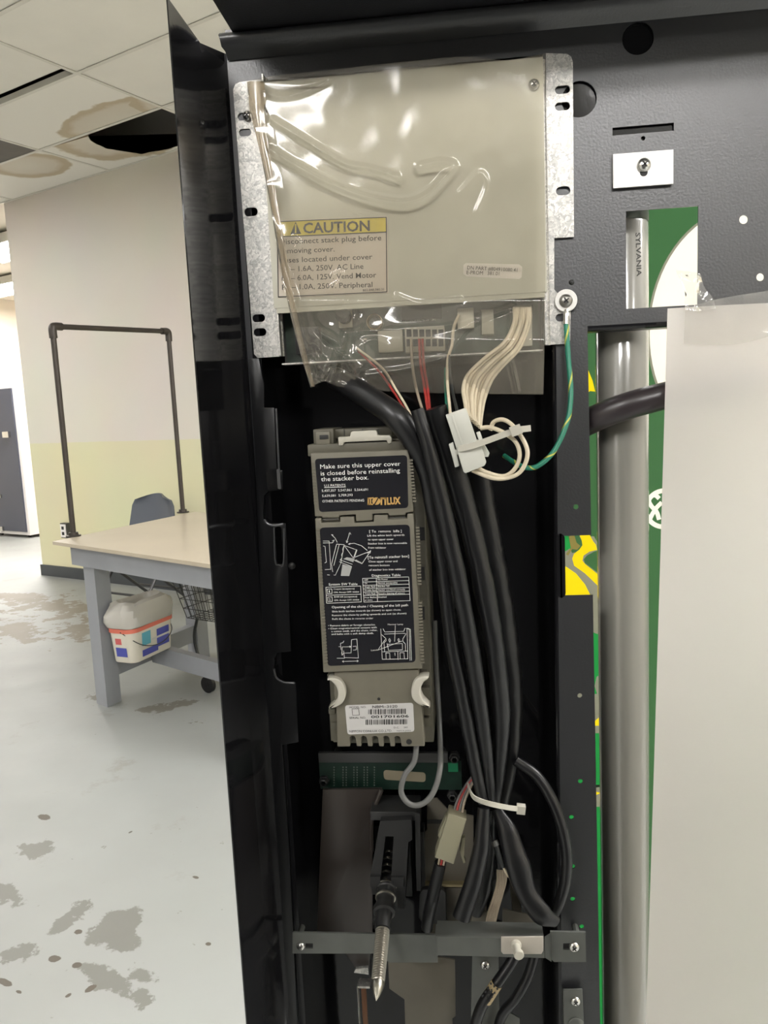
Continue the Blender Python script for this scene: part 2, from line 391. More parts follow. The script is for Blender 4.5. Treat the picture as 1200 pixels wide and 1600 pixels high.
uvstruct('wall_back', MT['wall'], UE, U1 + .2, VW, VW + .2, 0, CZ + .75)
uvstruct('wall_right', MT['wallplain'], U1, U1 + .2, V0 - .2, VW, 0, CZ + .75)
uvstruct('wall_left', MT['wallplain'], U0 - .2, U0, V0 - .2, V2 + .2, 0, CZ + .75)
uvstruct('wall_front', MT['wallplain'], U0, U1, V0 - .2, V0, 0, CZ + .75)
uvstruct('wall_next_room', MT['pink'], U0, UE + 1.6, V2, V2 + .2, 0, CZ + .75)
uvstruct('wall_next_room_side', MT['wallplain'], UE + 1.4, UE + 1.6, VW + .2, V2, 0, CZ + .75)
bm = uvbox(bmesh.new(), UE - .0, U1, VW - .016, VW, 0, .098); uvbox(bm, UE - .014, UE, VW - .016, VW + .2, 0, .098)
struct('baseboard_back', bm, MT['basebd'])
# suspended ceiling: dark slab above, grid bars and single tiles below
ceil = uvstruct('ceiling', MT['plenum'], U0 - .2, U1 + .2, V0 - .2, V2 + .2, CZ + .72, CZ + .85)
GU, GVV = 1.22, .605                       # cell size along u and v
u_lines = [-3.70 + GU * k for k in range(-6, 9)]; v_lines = [VW - GVV * k for k in range(0, 21)]
def stain_tile(name, ctr, ru, rvv, wob=.25):
    M = mat(name, (.78, .76, .70), .85, bump=.25, bscale=220); nt = M.node_tree; b = nt.nodes['Principled BSDF']; N = nt.nodes.new; L = nt.links.new
    tc = N('ShaderNodeTexCoord'); col = None
    for (c, a, bb) in zip(ctr, ru, rvv):
        mp = N('ShaderNodeMapping'); mp.vector_type = 'TEXTURE'; mp.inputs['Location'].default_value = (c[0], c[1], 0)
        mp.inputs['Rotation'].default_value = (0, 0, atan2(UU.y, UU.x)); mp.inputs['Scale'].default_value = (a, bb, 1); L(tc.outputs['Object'], mp.inputs['Vector'])
        s = N('ShaderNodeSeparateXYZ'); L(mp.outputs[0], s.inputs[0]); cm = N('ShaderNodeCombineXYZ'); L(s.outputs[0], cm.inputs[0]); L(s.outputs[1], cm.inputs[1])
        ln = N('ShaderNodeVectorMath'); ln.operation = 'LENGTH'; L(cm.outputs[0], ln.inputs[0])
        n = N('ShaderNodeTexNoise'); n.inputs['Scale'].default_value = 6; n.inputs['Detail'].default_value = 5; L(tc.outputs['Object'], n.inputs['Vector'])
        ad = N('ShaderNodeMath'); ad.operation = 'MULTIPLY_ADD'; ad.inputs[1].default_value = wob * 2.4; L(n.outputs['Fac'], ad.inputs[0]); L(ln.outputs['Value'], ad.inputs[2])
        r = N('ShaderNodeValToRGB'); cr = r.color_ramp; off = wob * 1.2
        pts = [(0, (.66, .63, .55)), (.60 + off, (.62, .57, .48)), (.76 + off, (.50, .42, .30)), (.90 + off, (.50, .43, .31)), (.97 + off, (.78, .76, .70))]
        sc = 1.6
        cr.elements[0].position = 0; cr.elements[0].color = (*pts[0][1], 1); cr.elements[1].position = pts[-1][0] / sc; cr.elements[1].color = (*pts[-1][1], 1)
        for p, c3 in pts[1:-1]:
            e = cr.elements.new(p / sc); e.color = (*c3, 1)
        dv = N('ShaderNodeMath'); dv.operation = 'DIVIDE'; dv.inputs[1].default_value = sc; L(ad.outputs[0], dv.inputs[0]); L(dv.outputs[0], r.inputs[0])
        if col is None: col = r.outputs[0]
        else:
            mx = N('ShaderNodeMixRGB'); mx.blend_type = 'DARKEN'; mx.inputs[0].default_value = 1; L(col, mx.inputs[1]); L(r.outputs[0], mx.inputs[2]); col = mx.outputs[0]
    L(col, b.inputs['Base Color']); return M
lights_at = {}
for iu, jv in [(u_, v_) for u_, v_ in ((2, 8), (5, 8), (12, 8), (8, 11), (10, 10), (11, 11), (2, 12), (5, 12), (9, 13), (3, 16), (5, 16), (7, 16), (9, 16), (11, 16))] + [(10, 2), (9, 3), (11, 3), (10, 3), (9, 4), (10, 4), (2, 3), (3, 2), (4, 4), (5, 5)]: lights_at[(iu, jv)] = 1  # second list: unseen troffers added to backlight the panel and brighten the wall
tile_mesh = None
M_st1 = stain_tile('stained_tile', [G(185, 183, CZ), G(262, 158, CZ)], [.60, .3], [.22, .2])
M_st2 = stain_tile('ring_stained_tile', [G(45, 259, CZ)], [.36], [.27], .12)
M_st3 = stain_tile('broken_tile', [UV(-4.35, 3.78)], [.52], [.42], .2)
for i in range(len(u_lines) - 1):
    for j in range(len(v_lines) - 1):
        ua, ub, vb, va = u_lines[i], u_lines[i + 1], v_lines[j], v_lines[j + 1]
        cu, cv = (ua + ub) / 2, (va + vb) / 2
        if (i, j) in lights_at: continue
        near = lambda x, y: abs(cu - x) < .1 and abs(cv - y) < .1
        if near(-4.31, 3.89):                                            # the broken tile: only its near corner is left
            pts = [uv_of(G(x, y, CZ)) for x, y in ((138, 213), (141, 219), (150, 225), (158, 228), (165, 232), (178, 234), (190, 236), (204, 238), (222, 241), (232, 238), (246, 236), (262, 233), (275, 229))]
            loop = [(ua + .012, vb - .012)] + [(ua + .012, va + .012)] + [(max(ua + .02, min(ub - .02, a)), max(va + .012, min(vb - .03, b))) for a, b in pts] + [(ub - .012, vb - .05), (ub - .012, vb - .012)]
            bm = bmesh.new(); t0 = [bm.verts.new(UV(a, b, CZ)) for a, b in loop]; t1 = [bm.verts.new(UV(a, b, CZ + .016)) for a, b in loop]
            bm.faces.new(t0); bm.faces.new(t1[::-1])
            for k in range(len(loop)):
                f = bm.faces.new([t0[k], t0[(k + 1) % len(loop)], t1[(k + 1) % len(loop)], t1[k]]); f.material_index = 1
            bmesh.ops.triangulate(bm, faces=bm.faces)
            o = mk('ceiling_tile', bm, [M_st3, MT['hole_edge']], ceil, False); o['label'] = 'broken water-stained ceiling tile with a dark hole'; continue
        mtl = MT['tile']; dz = 0
        if near(-4.31, 3.29): mtl = M_st1
        if near(-5.53, 3.89): mtl = M_st2
        if near(-5.53, 3.29): mtl = MT['greytile']
        if mtl is MT['tile'] and tile_mesh:
            o = bpy.data.objects.new('ceiling_tile', tile_mesh); COL.objects.link(o); o.parent = ceil
        else:
            bm = bmesh.new()
            if mtl is MT['tile']: obox(bm, Vector((0, 0, CZ + .008)), UU, VV, Vector((0, 0, 1)), GU / 2 - .01, GVV / 2 - .01, .008)
            else: obox(bm, UV(cu, cv, CZ + .008), UU, VV, Vector((0, 0, 1)), GU / 2 - .01, GVV / 2 - .01, .008)
            o = mk('ceiling_tile', bm, mtl, ceil, False)
            if mtl is MT['tile']: tile_mesh = o.data
            else: o['label'] = 'dark grey ceiling tile' if mtl is MT['greytile'] else 'ceiling tile with a brown ring-shaped water stain'
        if mtl is MT['tile']: o.location = UV(cu, cv, 0) + Vector((0, 0, random.uniform(0, .003)))
        if near(-4.31, 2.68): o.location += Vector((0, 0, .022)); o.rotation_euler = (radians(.7), 0, 0)
for u in u_lines:
    bm = uvbox(bmesh.new(), u - .012, u + .012, v_lines[-1], VW, CZ - .004, CZ - .001); uvbox(bm, u - .002, u + .002, v_lines[-1], VW, CZ - .001, CZ + .035)
    mk('grid_bar', bm, MT['grid'], ceil, False)
for k, v in enumerate(v_lines):
    w = .012 if k else .022
    bm = uvbox(bmesh.new(), u_lines[0], u_lines[-1], v - w, min(v + w, VW), CZ - .0045, CZ - .0015); uvbox(bm, u_lines[0], u_lines[-1], v - .002, min(v + .002, VW), CZ - .001, CZ + .035)
    mk('grid_bar', bm, MT['grid'], ceil, False)
uvstruct('ceiling_next_room', MT['wallplain'], U0, UE + 1.4, VW + .01, V2, CZ, CZ + .1)
def troffer(cu, cv, z, s, label, group=None, col=(1, .98, .96)):
    t = thing('ceiling_light', label, 'light', UV(cu, cv, z), group)
    bm = bmesh.new()
    uvbox(bm, cu - .6, cu + .6, cv - .295, cv + .295, z + .03, z + .09)
    for a in (-1, 1):
        uvbox(bm, cu - .6, cu + .6, cv + a * .295 - .012, cv + a * .295 + .012, z, z + .03); uvbox(bm, cu + a * .6 - .012, cu + a * .6 + .012, cv - .283, cv + .283, z, z + .03)
    mk('housing', bm, MT['grid'], t, False)
    mk('diffuser', uvbox(bmesh.new(), cu - .585, cu + .585, cv - .28, cv + .28, z + .008, z + .014), emit_mat('lit_diffuser', col, s), t, False)
for (i, j) in lights_at:
    troffer((u_lines[i] + u_lines[i + 1]) / 2, (v_lines[j] + v_lines[j + 1]) / 2, CZ, CEIL_LIGHT * (1.35 if i > 7 and j < 6 else   .53 if i < 7 else 1.75), 'unseen lit white fluorescent troffer set flush in the tiled ceiling', 'ceiling troffers of the room')
for cu, cv, wh_ in ((-7.45, 5.0, 'nearest the wall end'), (-8.6, 6.9, 'farthest back'), (-9.6, 6.3, 'farthest left')):  # fixtures added in place of daylight from the next room
    troffer(cu, cv, CZ - .12, ANNEX_LIGHT, 'bright ceiling fixture added for daylight in the next room, ' + wh_, 'added ceiling fixtures of the next room', (1, .97, .93))

# ---------------------------------------------------------------- far black cabinet on castors, in the next room
vc = 5.55
ca, cb = uv_of(GV(-40, 605, vc))[0], uv_of(GV(30, 700, vc))[0]
tcab = thing('black_cabinet', 'tall black cabinet with white trimmed edges on castors in the bright next room', 'cabinet', UV((ca + cb) / 2, vc + .25, 0))
zt, zb = GV(10, 607, vc).z, GV(30, 832, vc).z
MT['cabk'] = mat('black_laminate', (.055, .06, .085), .35); MT['cabw'] = mat('white_trim', (.75, .72, .70), .4)
bm = uvbox(bmesh.new(), ca, cb, vc + .02, vc + .5, zb - .03, zt + .04); bev(bm, .01); mk('body', bm, MT['cabw'], tcab)
bm = uvbox(bmesh.new(), ca + .04, cb - .045, vc, vc + .021, zb + .01, zt); bev(bm, .004); pnl = mk('door', bm, MT['cabk'], tcab)
c = GV(12, 679, vc); bm = obox(bmesh.new(), c - VV * .015, UU, VV, Vector((0, 0, 1)), .06, .018, .035); bev(bm, .01); mk('latch', bm, MT['steel'], pnl)
c = GV(2, 775, vc); bm = obox(bmesh.new(), c - VV * .012, UU, VV, Vector((0, 0, 1)), .02, .014, .02); bev(bm, .006); mk('lock_button', bm, MT['steel'], pnl)
c = GV(3, 826, vc); bm = obox(bmesh.new(), c - VV * .012, UU, VV, Vector((0, 0, 1)), .05, .014, .03); bev(bm, .006); mk('lower_latch', bm, MT['steel'], pnl)
for du in (.1, -.1 + (cb - ca)):
    for dv in (.08, .42):
        bm = bmesh.new(); zc = (zb - .03)
        lathe(bm, UV(ca + du, vc + dv, zc / 2) - UU * .02, UU, [(0, zc / 2 - .004), (.005, zc / 2), (.035, zc / 2), (.04, zc / 2 - .004)], 16)
        mk('castor', bm, MT['sleeve'], tcab)

# ---------------------------------------------------------------- work table with its pipe rack
MT['ttop'] = mat('tan_laminate_top', (.42, .365, .28), .30, var=.06, vscale=4); MT['tgrey'] = mat('grey_painted_wood', (.25, .26, .28), .5, var=.08, vscale=8)
MT['pipe'] = mat('dark_iron_pipe', (.042, .034, .028), .45, metal=.4, var=.2, vscale=10)
MT['edge'] = mat('dark_top_edge', (.30, .27, .20), .5)
TZ = .80
Lc = G(82, 846, TZ); Nc = G(330, 882, TZ); FRc = G(304, 799.5, TZ)
ta = (Nc - Lc); ta.z = 0; ta.normalize(); tb = FRc - Lc; tdep = tb.length; tb.normalize(); tlen = 1.75
def T(a, b, z): return Lc + ta * a + tb * b + Vector((0, 0, z - TZ))
def tbox(bm, a0, a1, b0, b1, z0, z1):
    v = [bm.verts.new(T(a, b, z)) for a in (a0, a1) for b in (b0, b1) for z in (z0, z1)]
    for f in ((0, 1, 3, 2), (4, 6, 7, 5), (0, 4, 5, 1), (2, 3, 7, 6), (0, 2, 6, 4), (1, 5, 7, 3)): bm.faces.new([v[i] for i in f])
    return bm
tab = thing('work_table', 'long grey wooden work table with a tan laminate top in the back room', 'table', T(tlen / 2, tdep / 2, 0))
bm = tbox(bmesh.new(), 0, tlen, 0, tdep, TZ - .016, TZ); bev(bm, .004)
mk('tabletop', bm, MT['ttop'], tab)
bm = tbox(bmesh.new(), .08, tlen - .05, .05, .09, TZ - .115, TZ - .017); bev(bm, .004); mk('front_apron', bm, MT['tgrey'], tab)
bm = tbox(bmesh.new(), .08, tlen - .05, tdep - .20, tdep - .16, TZ - .115, TZ - .017); bev(bm, .004); mk('rear_apron', bm, MT['tgrey'], tab)
LA = [.15, tlen - .33]
for a in LA:
    for b in (.045, .045 + .75):
        b0 = b + .03 if b < .1 else b - .05
        bm = tbox(bmesh.new(), a, a + .095, b0 - .005, b0 + .085, 0, TZ - .09); bev(bm, .005); mk('leg', bm, MT['tgrey'], tab)
    bm = tbox(bmesh.new(), a + .02, a + .075, .156, .74, .125, .215); bev(bm, .004); mk('end_stretcher', bm, MT['tgrey'], tab)
bm = tbox(bmesh.new(), LA[0] + .076, LA[1] + .019, .40, .445, .115, .205); bev(bm, .004); mk('long_stretcher', bm, MT['tgrey'], tab)
# pipe rack standing on the table's left edge
pl, pr = G(115, 838, TZ), G(286, 801, TZ)
rk = thing('pipe_rack', 'dark iron pipe frame standing upright on the left edge of the work table', 'pipe frame', (pl + pr) / 2)
zl, zr = 1.815, 1.85
mk('upright_pipe', tube(bmesh.new(), [pl, pl + Vector((0, 0, zl - TZ - .03))],   .0135, smooth=False), MT['pipe'], rk)
mk('upright_pipe', tube(bmesh.new(), [pr, pr + Vector((0, 0, zr - TZ - .03))],   .0135, smooth=False), MT['pipe'], rk)
tl, tr = pl + Vector((0, 0, zl - TZ)), pr + Vector((0, 0, zr - TZ)); dx = (tr - tl).normalized()
mk('top_pipe', tube(bmesh.new(), [tl + dx * .03, tr - dx * .03],   .0135, smooth=False), MT['pipe'], rk)
for p, s in ((tl, 1), (tr, -1)):
    bm = bmesh.new(); tube(bm, [p - Vector((0, 0, .055)), p - Vector((0, 0, .012)), p + dx * s * .012, p + dx * s * .055], .019, 12, 5); mk('elbow_fitting', bm, MT['pipe'], rk)
for p in (pl, pr):
    bm = bmesh.new(); lathe(bm, p, Vector((0, 0, 1)), [(0, .036), (.006, .036), (.007, .024), (.02, .023)], 18); mk('floor_flange', bm, MT['pipe'], rk)

# ---------------------------------------------------------------- folding chair between table and wall
MT['chair'] = mat('dark_grey_chair_plastic', (.085, .095, .115), .45); MT['ctube'] = mat('dark_chair_tube', (.06, .06, .062), .4, metal=.5)
vch = 3.86
a = GV(205, 815, vch); b = GV(278, 790, vch); top = GV(245, 772, vch).z
cu = (uv_of(a)[0] + uv_of(b)[0]) / 2; hw = (uv_of(b)[0] - uv_of(a)[0]) / 2
ch = thing('folding_chair', 'dark grey plastic folding chair tucked between the work table and the wall', 'chair', UV(cu, vch - .2, 0))
bm = bmesh.new(); rows = []
for t in range(9):
    f = t / 8; z = top - .34 + .34 * f; w = hw * (1.0 - .22 * f) * (1 if f < .75 else sqrt(max(.02, 1 - ((f - .75) / .25) ** 2 * .75)))
    rows.append([(cu + w * s, vch + .05 * (s * s) * -1 + .05 * f, z - (.02 * s * s if f > .9 else 0)) for s in [k / 6 - 1 for k in range(13)]])
for off in (0, .016):
    vs = [[bm.verts.new(UV(u, v + off, z)) for u, v, z in r] for r in rows]
    for r0, r1 in zip(vs, vs[1:]):
        for k in range(12): bm.faces.new([r0[k], r0[k + 1], r1[k + 1], r1[k]])
    if off == 0: f0 = vs
for k in range(12):
    bm.faces.new([f0[0][k], f0[0][k + 1], vs[0][k + 1], vs[0][k]]); bm.faces.new([f0[8][k], f0[8][k + 1], vs[8][k + 1], vs[8][k]])
for k in range(8):
    for e in (0, 12): bm.faces.new([f0[k][e], f0[k + 1][e], vs[k + 1][e], vs[k][e]])
mk('backrest', bm, MT['chair'], ch, ang=50)
bm = uvbox(bmesh.new(), cu - hw, cu + hw, vch - .42, vch - .02, .42, .445); bev(bm, .012, 3); mk('seat', bm, MT['chair'], ch)
for s in (-1, 1):
    q = cu + s * (hw - .02)
    mk('leg', tube(bmesh.new(), [UV(q, vch + .055, .60), UV(q, vch - .12, .42), UV(q, vch - .42, .011)], .011, 8, 4), MT['ctube'], ch)
    mk('leg', tube(bmesh.new(), [UV(q - s * .03, vch - .36, .41), UV(q - s * .03, vch + .10, .011)], .011, 8, smooth=False), MT['ctube'], ch)
for z, v in ((.14, vch - .326), (.12, vch + .015)):
    mk('cross_brace', tube(bmesh.new(), [UV(cu - hw + .02, v, z), UV(cu + hw - .02, v, z)], .009, 8, smooth=False), MT['ctube'], ch)

# ---------------------------------------------------------------- tub with bin liner, resting on the stretcher
MT['tub'] = mat('cream_tub_plastic', (.60, .57, .49), .35); MT['rim'] = mat('red_rim_band', (.60, .15, .10), .4); MT['blue'] = mat('blue_print', (.06, .07, .32), .45); MT['cyan'] = mat('cyan_print', (.10, .36, .46), .45); MT['redp'] = mat('red_print', (.5, .10, .10), .45)
MT['liner'] = trans_mat('white_bin_liner', (.62, .60, .55), .35, .3)
bz = .216
c0 = G(190, 1029, bz); c1 = G(211, 1038, bz); c2 = G(273, 1009, bz)
ex = (c2 - c1); wl = ex.length; ex.normalize(); ey = (c0 - c1); wd = ey.length + .005; ey = (ey - ex * ey.dot(ex)).normalized()
cen = c1 + ex * wl / 2 + ey * wd / 2
def rr2(hx, hy, r, n=6):
    o = []
    for sx, sy, a in ((1, 1, 0), (-1, 1, pi / 2), (-1, -1, pi), (1, -1, 3 * pi / 2)):
        for i in range(n + 1):
            t = a + i * pi / 2 / n; o.append((sx * (hx - r) + r * cos(t), sy * (hy - r) + r * sin(t)))
    return o
bk = thing('plastic_tub', 'cream plastic tub with red rim and blue print under the work table', 'bucket', cen)
def loft(bm, prof, wob=0, cap=(True, False), seed=0):
    rings = []
    for z, sx, sy, r in prof:
        ring = []
        for k, (x, y) in enumerate(rr2(sx, sy, r)):
            p = cen + ex * x + ey * y + Vector((0, 0, z))
            if wob:
                q = noise.noise(Vector((x * 14 + seed, y * 14, z * 18))) * wob + noise.noise(Vector((x * 40, y * 40 + seed, z * 30))) * wob * .4
                p += (ex * x + ey * y).normalized() * q + Vector((0, 0, q * .8))
            ring.append(bm.verts.new(p))
        rings.append(ring)
    for a, b in zip(rings, rings[1:]):
        n = len(a)
        for k in range(n): bm.faces.new([a[k], a[(k + 1) % n], b[(k + 1) % n], b[k]])
    if cap[0]: bm.faces.new(rings[0][::-1])
    if cap[1]: bm.faces.new(rings[-1])
    return bm
hx, hy = wl / 2, wd / 2
mk('tub_body', loft(bmesh.new(), [(0, hx * .96, hy * .94, .035), (.006, hx * .98, hy * .98, .04), (.15, hx * 1.06, hy * 1.1, .045), (.15, hx * 1.03, hy * 1.06, .043), (.01, hx * .95, hy * .94, .035)], cap=(True, True)), MT['tub'], bk)
rimo = mk('rim_band', loft(bmesh.new(), [(.148, hx * 1.075, hy * 1.12, .045), (.148, hx * 1.11, hy * 1.17, .05), (.168, hx * 1.11, hy * 1.17, .05), (.168, hx * 1.075, hy * 1.12, .045), (.148, hx * 1.075, hy * 1.12, .045)], cap=(False, False)), MT['rim'], bk)
def side(px, x0, x1, z0, z1, mt, front=True, nm='print_patch'):
    bm = bmesh.new(); q = 1.012
    f = lambda x, z: (cen + ex * x - ey * (hy * (.98 + .12 * z / .15) + .0015) + Vector((0, 0, z))) if front else (cen - ex * (hx * (.98 + .08 * z / .15) + .0015) + ey * x + Vector((0, 0, z)))
    bm.faces.new([bm.verts.new(f(*p)) for p in ((x0, z0), (x1, z0), (x1, z1), (x0, z1))])
    return mk(nm, bm, mt, bk, False)
side(0, -hx * .62, -hx * .2, .07, .135, MT['cyan']); side(0, -hx * .62, hx * .15, .018, .05, MT['blue']); side(0, hx * .1, hx * .72, .035, .08, MT['blue']); side(0, hx * .1, hx * .72, .09, .125, MT['blue']); side(0, -hx * .15, hx * .72, .08, .09, MT['labelw'])
side(0, -hy * .45, hy * .45, .03, .075, MT['blue'], False); side(0, -hy * .1, hy * .4, .09, .12, MT['redp'], False)
hp = [cen - ex * hx * 1.12 * 1 + Vector((0, 0, .155)) - ey * hy * .2, cen - ex * hx * .75 - ey * hy * 1.3 + Vector((0, 0, .085)), cen - ey * hy * 1.6 + Vector((0, 0, .065)), cen + ex * hx * .75 - ey * hy * 1.3 + Vector((0, 0, .10)), cen + ex * hx * 1.12 - ey * hy * .2 + Vector((0, 0, .155))]
mk('wire_handle', tube(bmesh.new(), hp, .0025, 6), MT['ctube'], bk)
ln = mk('bin_liner', loft(bmesh.new(), [(.12, hx * 1.0, hy * 1.02, .04), (.17, hx * 1.05, hy * 1.10, .05), (.172, hx * 1.16, hy * 1.28, .06), (.19, hx * 1.22, hy * 1.34, .07), (.22, hx * 1.22, hy * 1.3, .07), (.25, hx * 1.12, hy * 1.2, .07), (.275, hx * .98, hy * 1.05, .06), (.285, hx * .8, hy * .8, .05), (.265, hx * .7, hy * .7, .04), (.20, hx * .75, hy * .75, .04), (.06, hx * .8, hy * .8, .04)], .02, (False, True), 3), MT['liner'], bk)
ln['label'] = 'white plastic liner bulging out of the tub'

# ---------------------------------------------------------------- black wire cart under the table
vcart = 2.72
a = GV(268, 905, vcart); b = GV(285, 968, vcart); ua = uv_of(a)[0]; ub = uv_of(b)[0]; zt, zb = a.z, b.z
MT['wirek'] = mat('black_coated_wire', (.018, .02, .02), .4)
ct = thing('wire_cart', 'black wire basket cart on castors standing under the work table', 'cart', UV(ua + .25, vcart + .15, 0))
bw, bd = .44, .30
def cp(s, t, z):   # s 0..1 along u, t 0..1 along v, z 0..1 bottom to top
    ins = (1 - z) * (ub - ua); return UV(ua + ins + (bw - 2 * ins) * s, vcart + ins * .6 + (bd - 1.2 * ins) * t, zb + (zt - zb) * z)
bm = bmesh.new(); w = .0022
for k in range(11):
    s = k / 10
    tube(bm, [cp(s, 0, 1), cp(s, 0, 0), cp(s, 1, 0), cp(s, 1, 1)], w, 5, smooth=False)
for k in range(8):
    t = k / 7; tube(bm, [cp(0, t, 1), cp(0, t, 0), cp(1, t, 0), cp(1, t, 1)], w, 5, smooth=False)
for z in (0, .25, .5, .75):
    tube(bm, [cp(0, 0, z), cp(1, 0, z), cp(1, 1, z), cp(0, 1, z), cp(0, 0, z)], w, 5, smooth=False)
mk('wire_mesh', bm, MT['wirek'], ct, kind='stuff')
mk('rim_wire', tube(bmesh.new(), [cp(0, 0, 1), cp(1, 0, 1), cp(1, 1, 1), cp(0, 1, 1), cp(0, 0, 1)], .006, 8, smooth=False), MT['wirek'], ct)
for t in (0.05, .95):
    p0 = cp(.18, t, 0); p1 = cp(.82, t, 0)
    mk('frame_tube', tube(bmesh.new(), [p0, p0 - Vector((0, 0, .10)) - UU * .03, p0 - Vector((0, 0, .2)) - UU * .01, p0 + UU * .06 - Vector((0, 0, .25)), p1 - Vector((0, 0, .27)) + UU * .03], .0085, 8), MT['wirek'], ct)
wc = G(322, 1084, 0)
for du in (0, .30):
    for dv in (0, .26):
        c = wc + UU * du + VV * (dv + .02) + Vector((0, 0, .042))
        bm = bmesh.new(); lathe(bm, c - VV * .011, VV, [(0, .03), (.002, .042), (.020, .042), (.022, .03)], 20); lathe(bm, c - VV * .013, VV, [(0, .012), (.026, .012)], 10)
        cs = mk('castor', bm, MT['sleeve'], ct)
        mk('castor_fork', tube(bmesh.new(), [c + Vector((0, 0, .05)) + VV * .016, c + VV * .016], .006, 6, smooth=False), MT['ctube'], ct)
        q = cp(.18 if du == 0 else .82, .05 if dv == 0 else .95, 0) - Vector((0, 0, .25))
        mk('castor_stem', tube(bmesh.new(), [c + Vector((0, 0, .048)) + VV * .016, q], .007, 6, smooth=False), MT['wirek'], ct)

# ---------------------------------------------------------------- outlet on the far wall
c = GV(106, 828, VW - .002); ot = thing('wall_outlet', 'small white surface outlet box low on the wall behind the table corner', 'outlet', c)
bm = obox(bmesh.new(), c - VV * .02, UU, VV, Vector((0, 0, 1)), .042, .022, .065); bev(bm, .004); mk('outlet_box', bm, MT['ctube'], ot)
bm = obox(bmesh.new(), c - VV * .045, UU, VV, Vector((0, 0, 1)), .034, .004, .056); bev(bm, .002); fp = mk('face_plate', bm, MT['cabw'], ot)
for dz in (-.024, .024):
    mk('socket', obox(bmesh.new(), c - VV * .0495 + Vector((0, 0, dz)), UU, VV, Vector((0, 0, 1)), .015, .002, .014), MT['dark'], fp)

# ================================================================ VENDING MACHINE DOOR (seen from its inside)
S = .655                                   # plane of the door's inner sheet
XR = P(1650, 700, S).x                     # the sheet goes on past the frame
ZB = P(900, 1900, S).z; ZT = P(700, 20, S).z
xw = P(322, 800, .564).x                   # left side wall
door = thing('vending_machine_door', 'black vending machine door standing open, its inside crowded with parts and wiring', 'door', Vector((0, S, ZB)))
E_ = .0012
# left side wall and its bend
zt_ = P(260, -4, .564).z
bm = bmesh.new()
prof = [(xw, .564), (xw, .633), (P(355, 83, .657).x, .6565), (P(355, 83, .657).x + .012, .6565)]
prof2 = [(x + (.0012 if i < 2 else 0), y - (.0012 if i > 1 else .0004)) for i, (x, y) in enumerate(prof)]
lo = [bm.verts.new((x, y, ZB)) for x, y in prof]; hi = [bm.verts.new((x, y, zt_)) for x, y in prof]
lo2 = [bm.verts.new((x, y, ZB)) for x, y in prof2]; hi2 = [bm.verts.new((x, y, zt_)) for x, y in prof2]
for k in range(3):
    bm.faces.new([lo[k], lo[k + 1], hi[k + 1], hi[k]]); bm.faces.new([lo2[k], lo2[k + 1], hi2[k + 1], hi2[k]])
    bm.faces.new([hi[k], hi[k + 1], hi2[k + 1], hi2[k]]); bm.faces.new([lo[k], lo[k + 1], lo2[k + 1], lo2[k]])
for k in (0, 3): bm.faces.new([lo[k], hi[k], hi2[k], lo2[k]])
bev(bm, .0004)
mk('side_wall', bm, MT['black'], door)
# inner sheet with its openings
xl = P(355, 83, .657).x
outer = [Vector((xl, S, ZT + .004)), Vector((XR, S, ZT + .004)), Vector((XR, S, P(1330, 470, S).z))]
z508 = P(980, 508, S).z; xs1 = P(929, 1050, S).x; xs1t = P(918, 512, S).x; xs1b = P(942, 1720, S).x
outer[2].z = z508
outer += [Vector((xs1t, S, z508)), Vector((xs1t + .0012, S, P(925, 836, S).z))]
nz1, nz2 = P(900, 837, S).z, P(900, 930, S).z; xn = P(880, 880, S).x
outer += [Vector((xn, S, nz1)), Vector((xn, S, nz2)), Vector((xs1t + .002, S, nz2)), Vector((xs1b - .0005, S, ZB)), Vector((P(872, 1720, S).x, S, ZB))]
# recess between latch rail and strip
xr_t, xr_b = P(868, 545, S).x, P(874, 1600, S).x
xr_m = max(xr_t, xr_b)
xrec0 = P(404, 700, S).x
zrt = P(640, 205, S).z
outer += [Vector((xr_b, S, ZB)), Vector((xr_t, S, zrt)), Vector((xrec0, S, zrt)), Vector((xrec0 + .001, S, ZB)), Vector((xl, S, ZB))]
seen = []; 
for p in outer:
    if not seen or (p - seen[-1]).length > 1e-5: seen.append(p)
holes = [rect(978, 330, 1090, 476, S), disc(1162, 343, S, 6.2), disc(1188, 433, S, 5.6), rect(957, 199.5, 1053, 204, S), disc(1005, 216, S, 3.2, 10), disc(905, 155, S, 25, 24), disc(997, 60, S, 22, 24)]
for x, y in ((900, 792), (906, 1087), (907, 1221), (893, 1277), (895, 1354), (895, 1405), (909, 1448)): holes.append(disc(x, y, S, 4, 10))
bm = bmesh.new(); prism(bm, seen, S, S + .0012, holes)
mk('inner_sheet', bm, MT['sheet'], door, False)
bm = box(bmesh.new(), (xr_t + .004, S + .003, P(1000, 318, S).z), (XR, S + .0045, ZT)); mk('stiffener_plate', bm, MT['black'], door, False)
# rounded bends along the strip and below the panel opening
bm = tube(bmesh.new(), [Vector((xr_t, S + .0022, P(868, 470, S).z)), Vector((xr_b, S + .0022, ZB))], .0024, 10, smooth=False); mk('strip_bend', bm, MT['black'], door)
mk('sheet_lip', tube(bmesh.new(), [Vector((xs1t, S + .003, z508)), Vector((XR, S + .003, z508))], .0032, 10, smooth=False), MT['black'], door)
bm = box(bmesh.new(), (xs1t, S + .003, z508 - .0032), (XR, S + .02, z508 - .002)); mk('lip_return', bm, MT['sheet'], door, False)
q = rrect(869, 834, 884, 934, S - .0006, 8); bm = prism(bmesh.new(), q, S - .0008, S + .002); bev(bm, .0006); mk('notch_frame', bm, MT['black'], door)
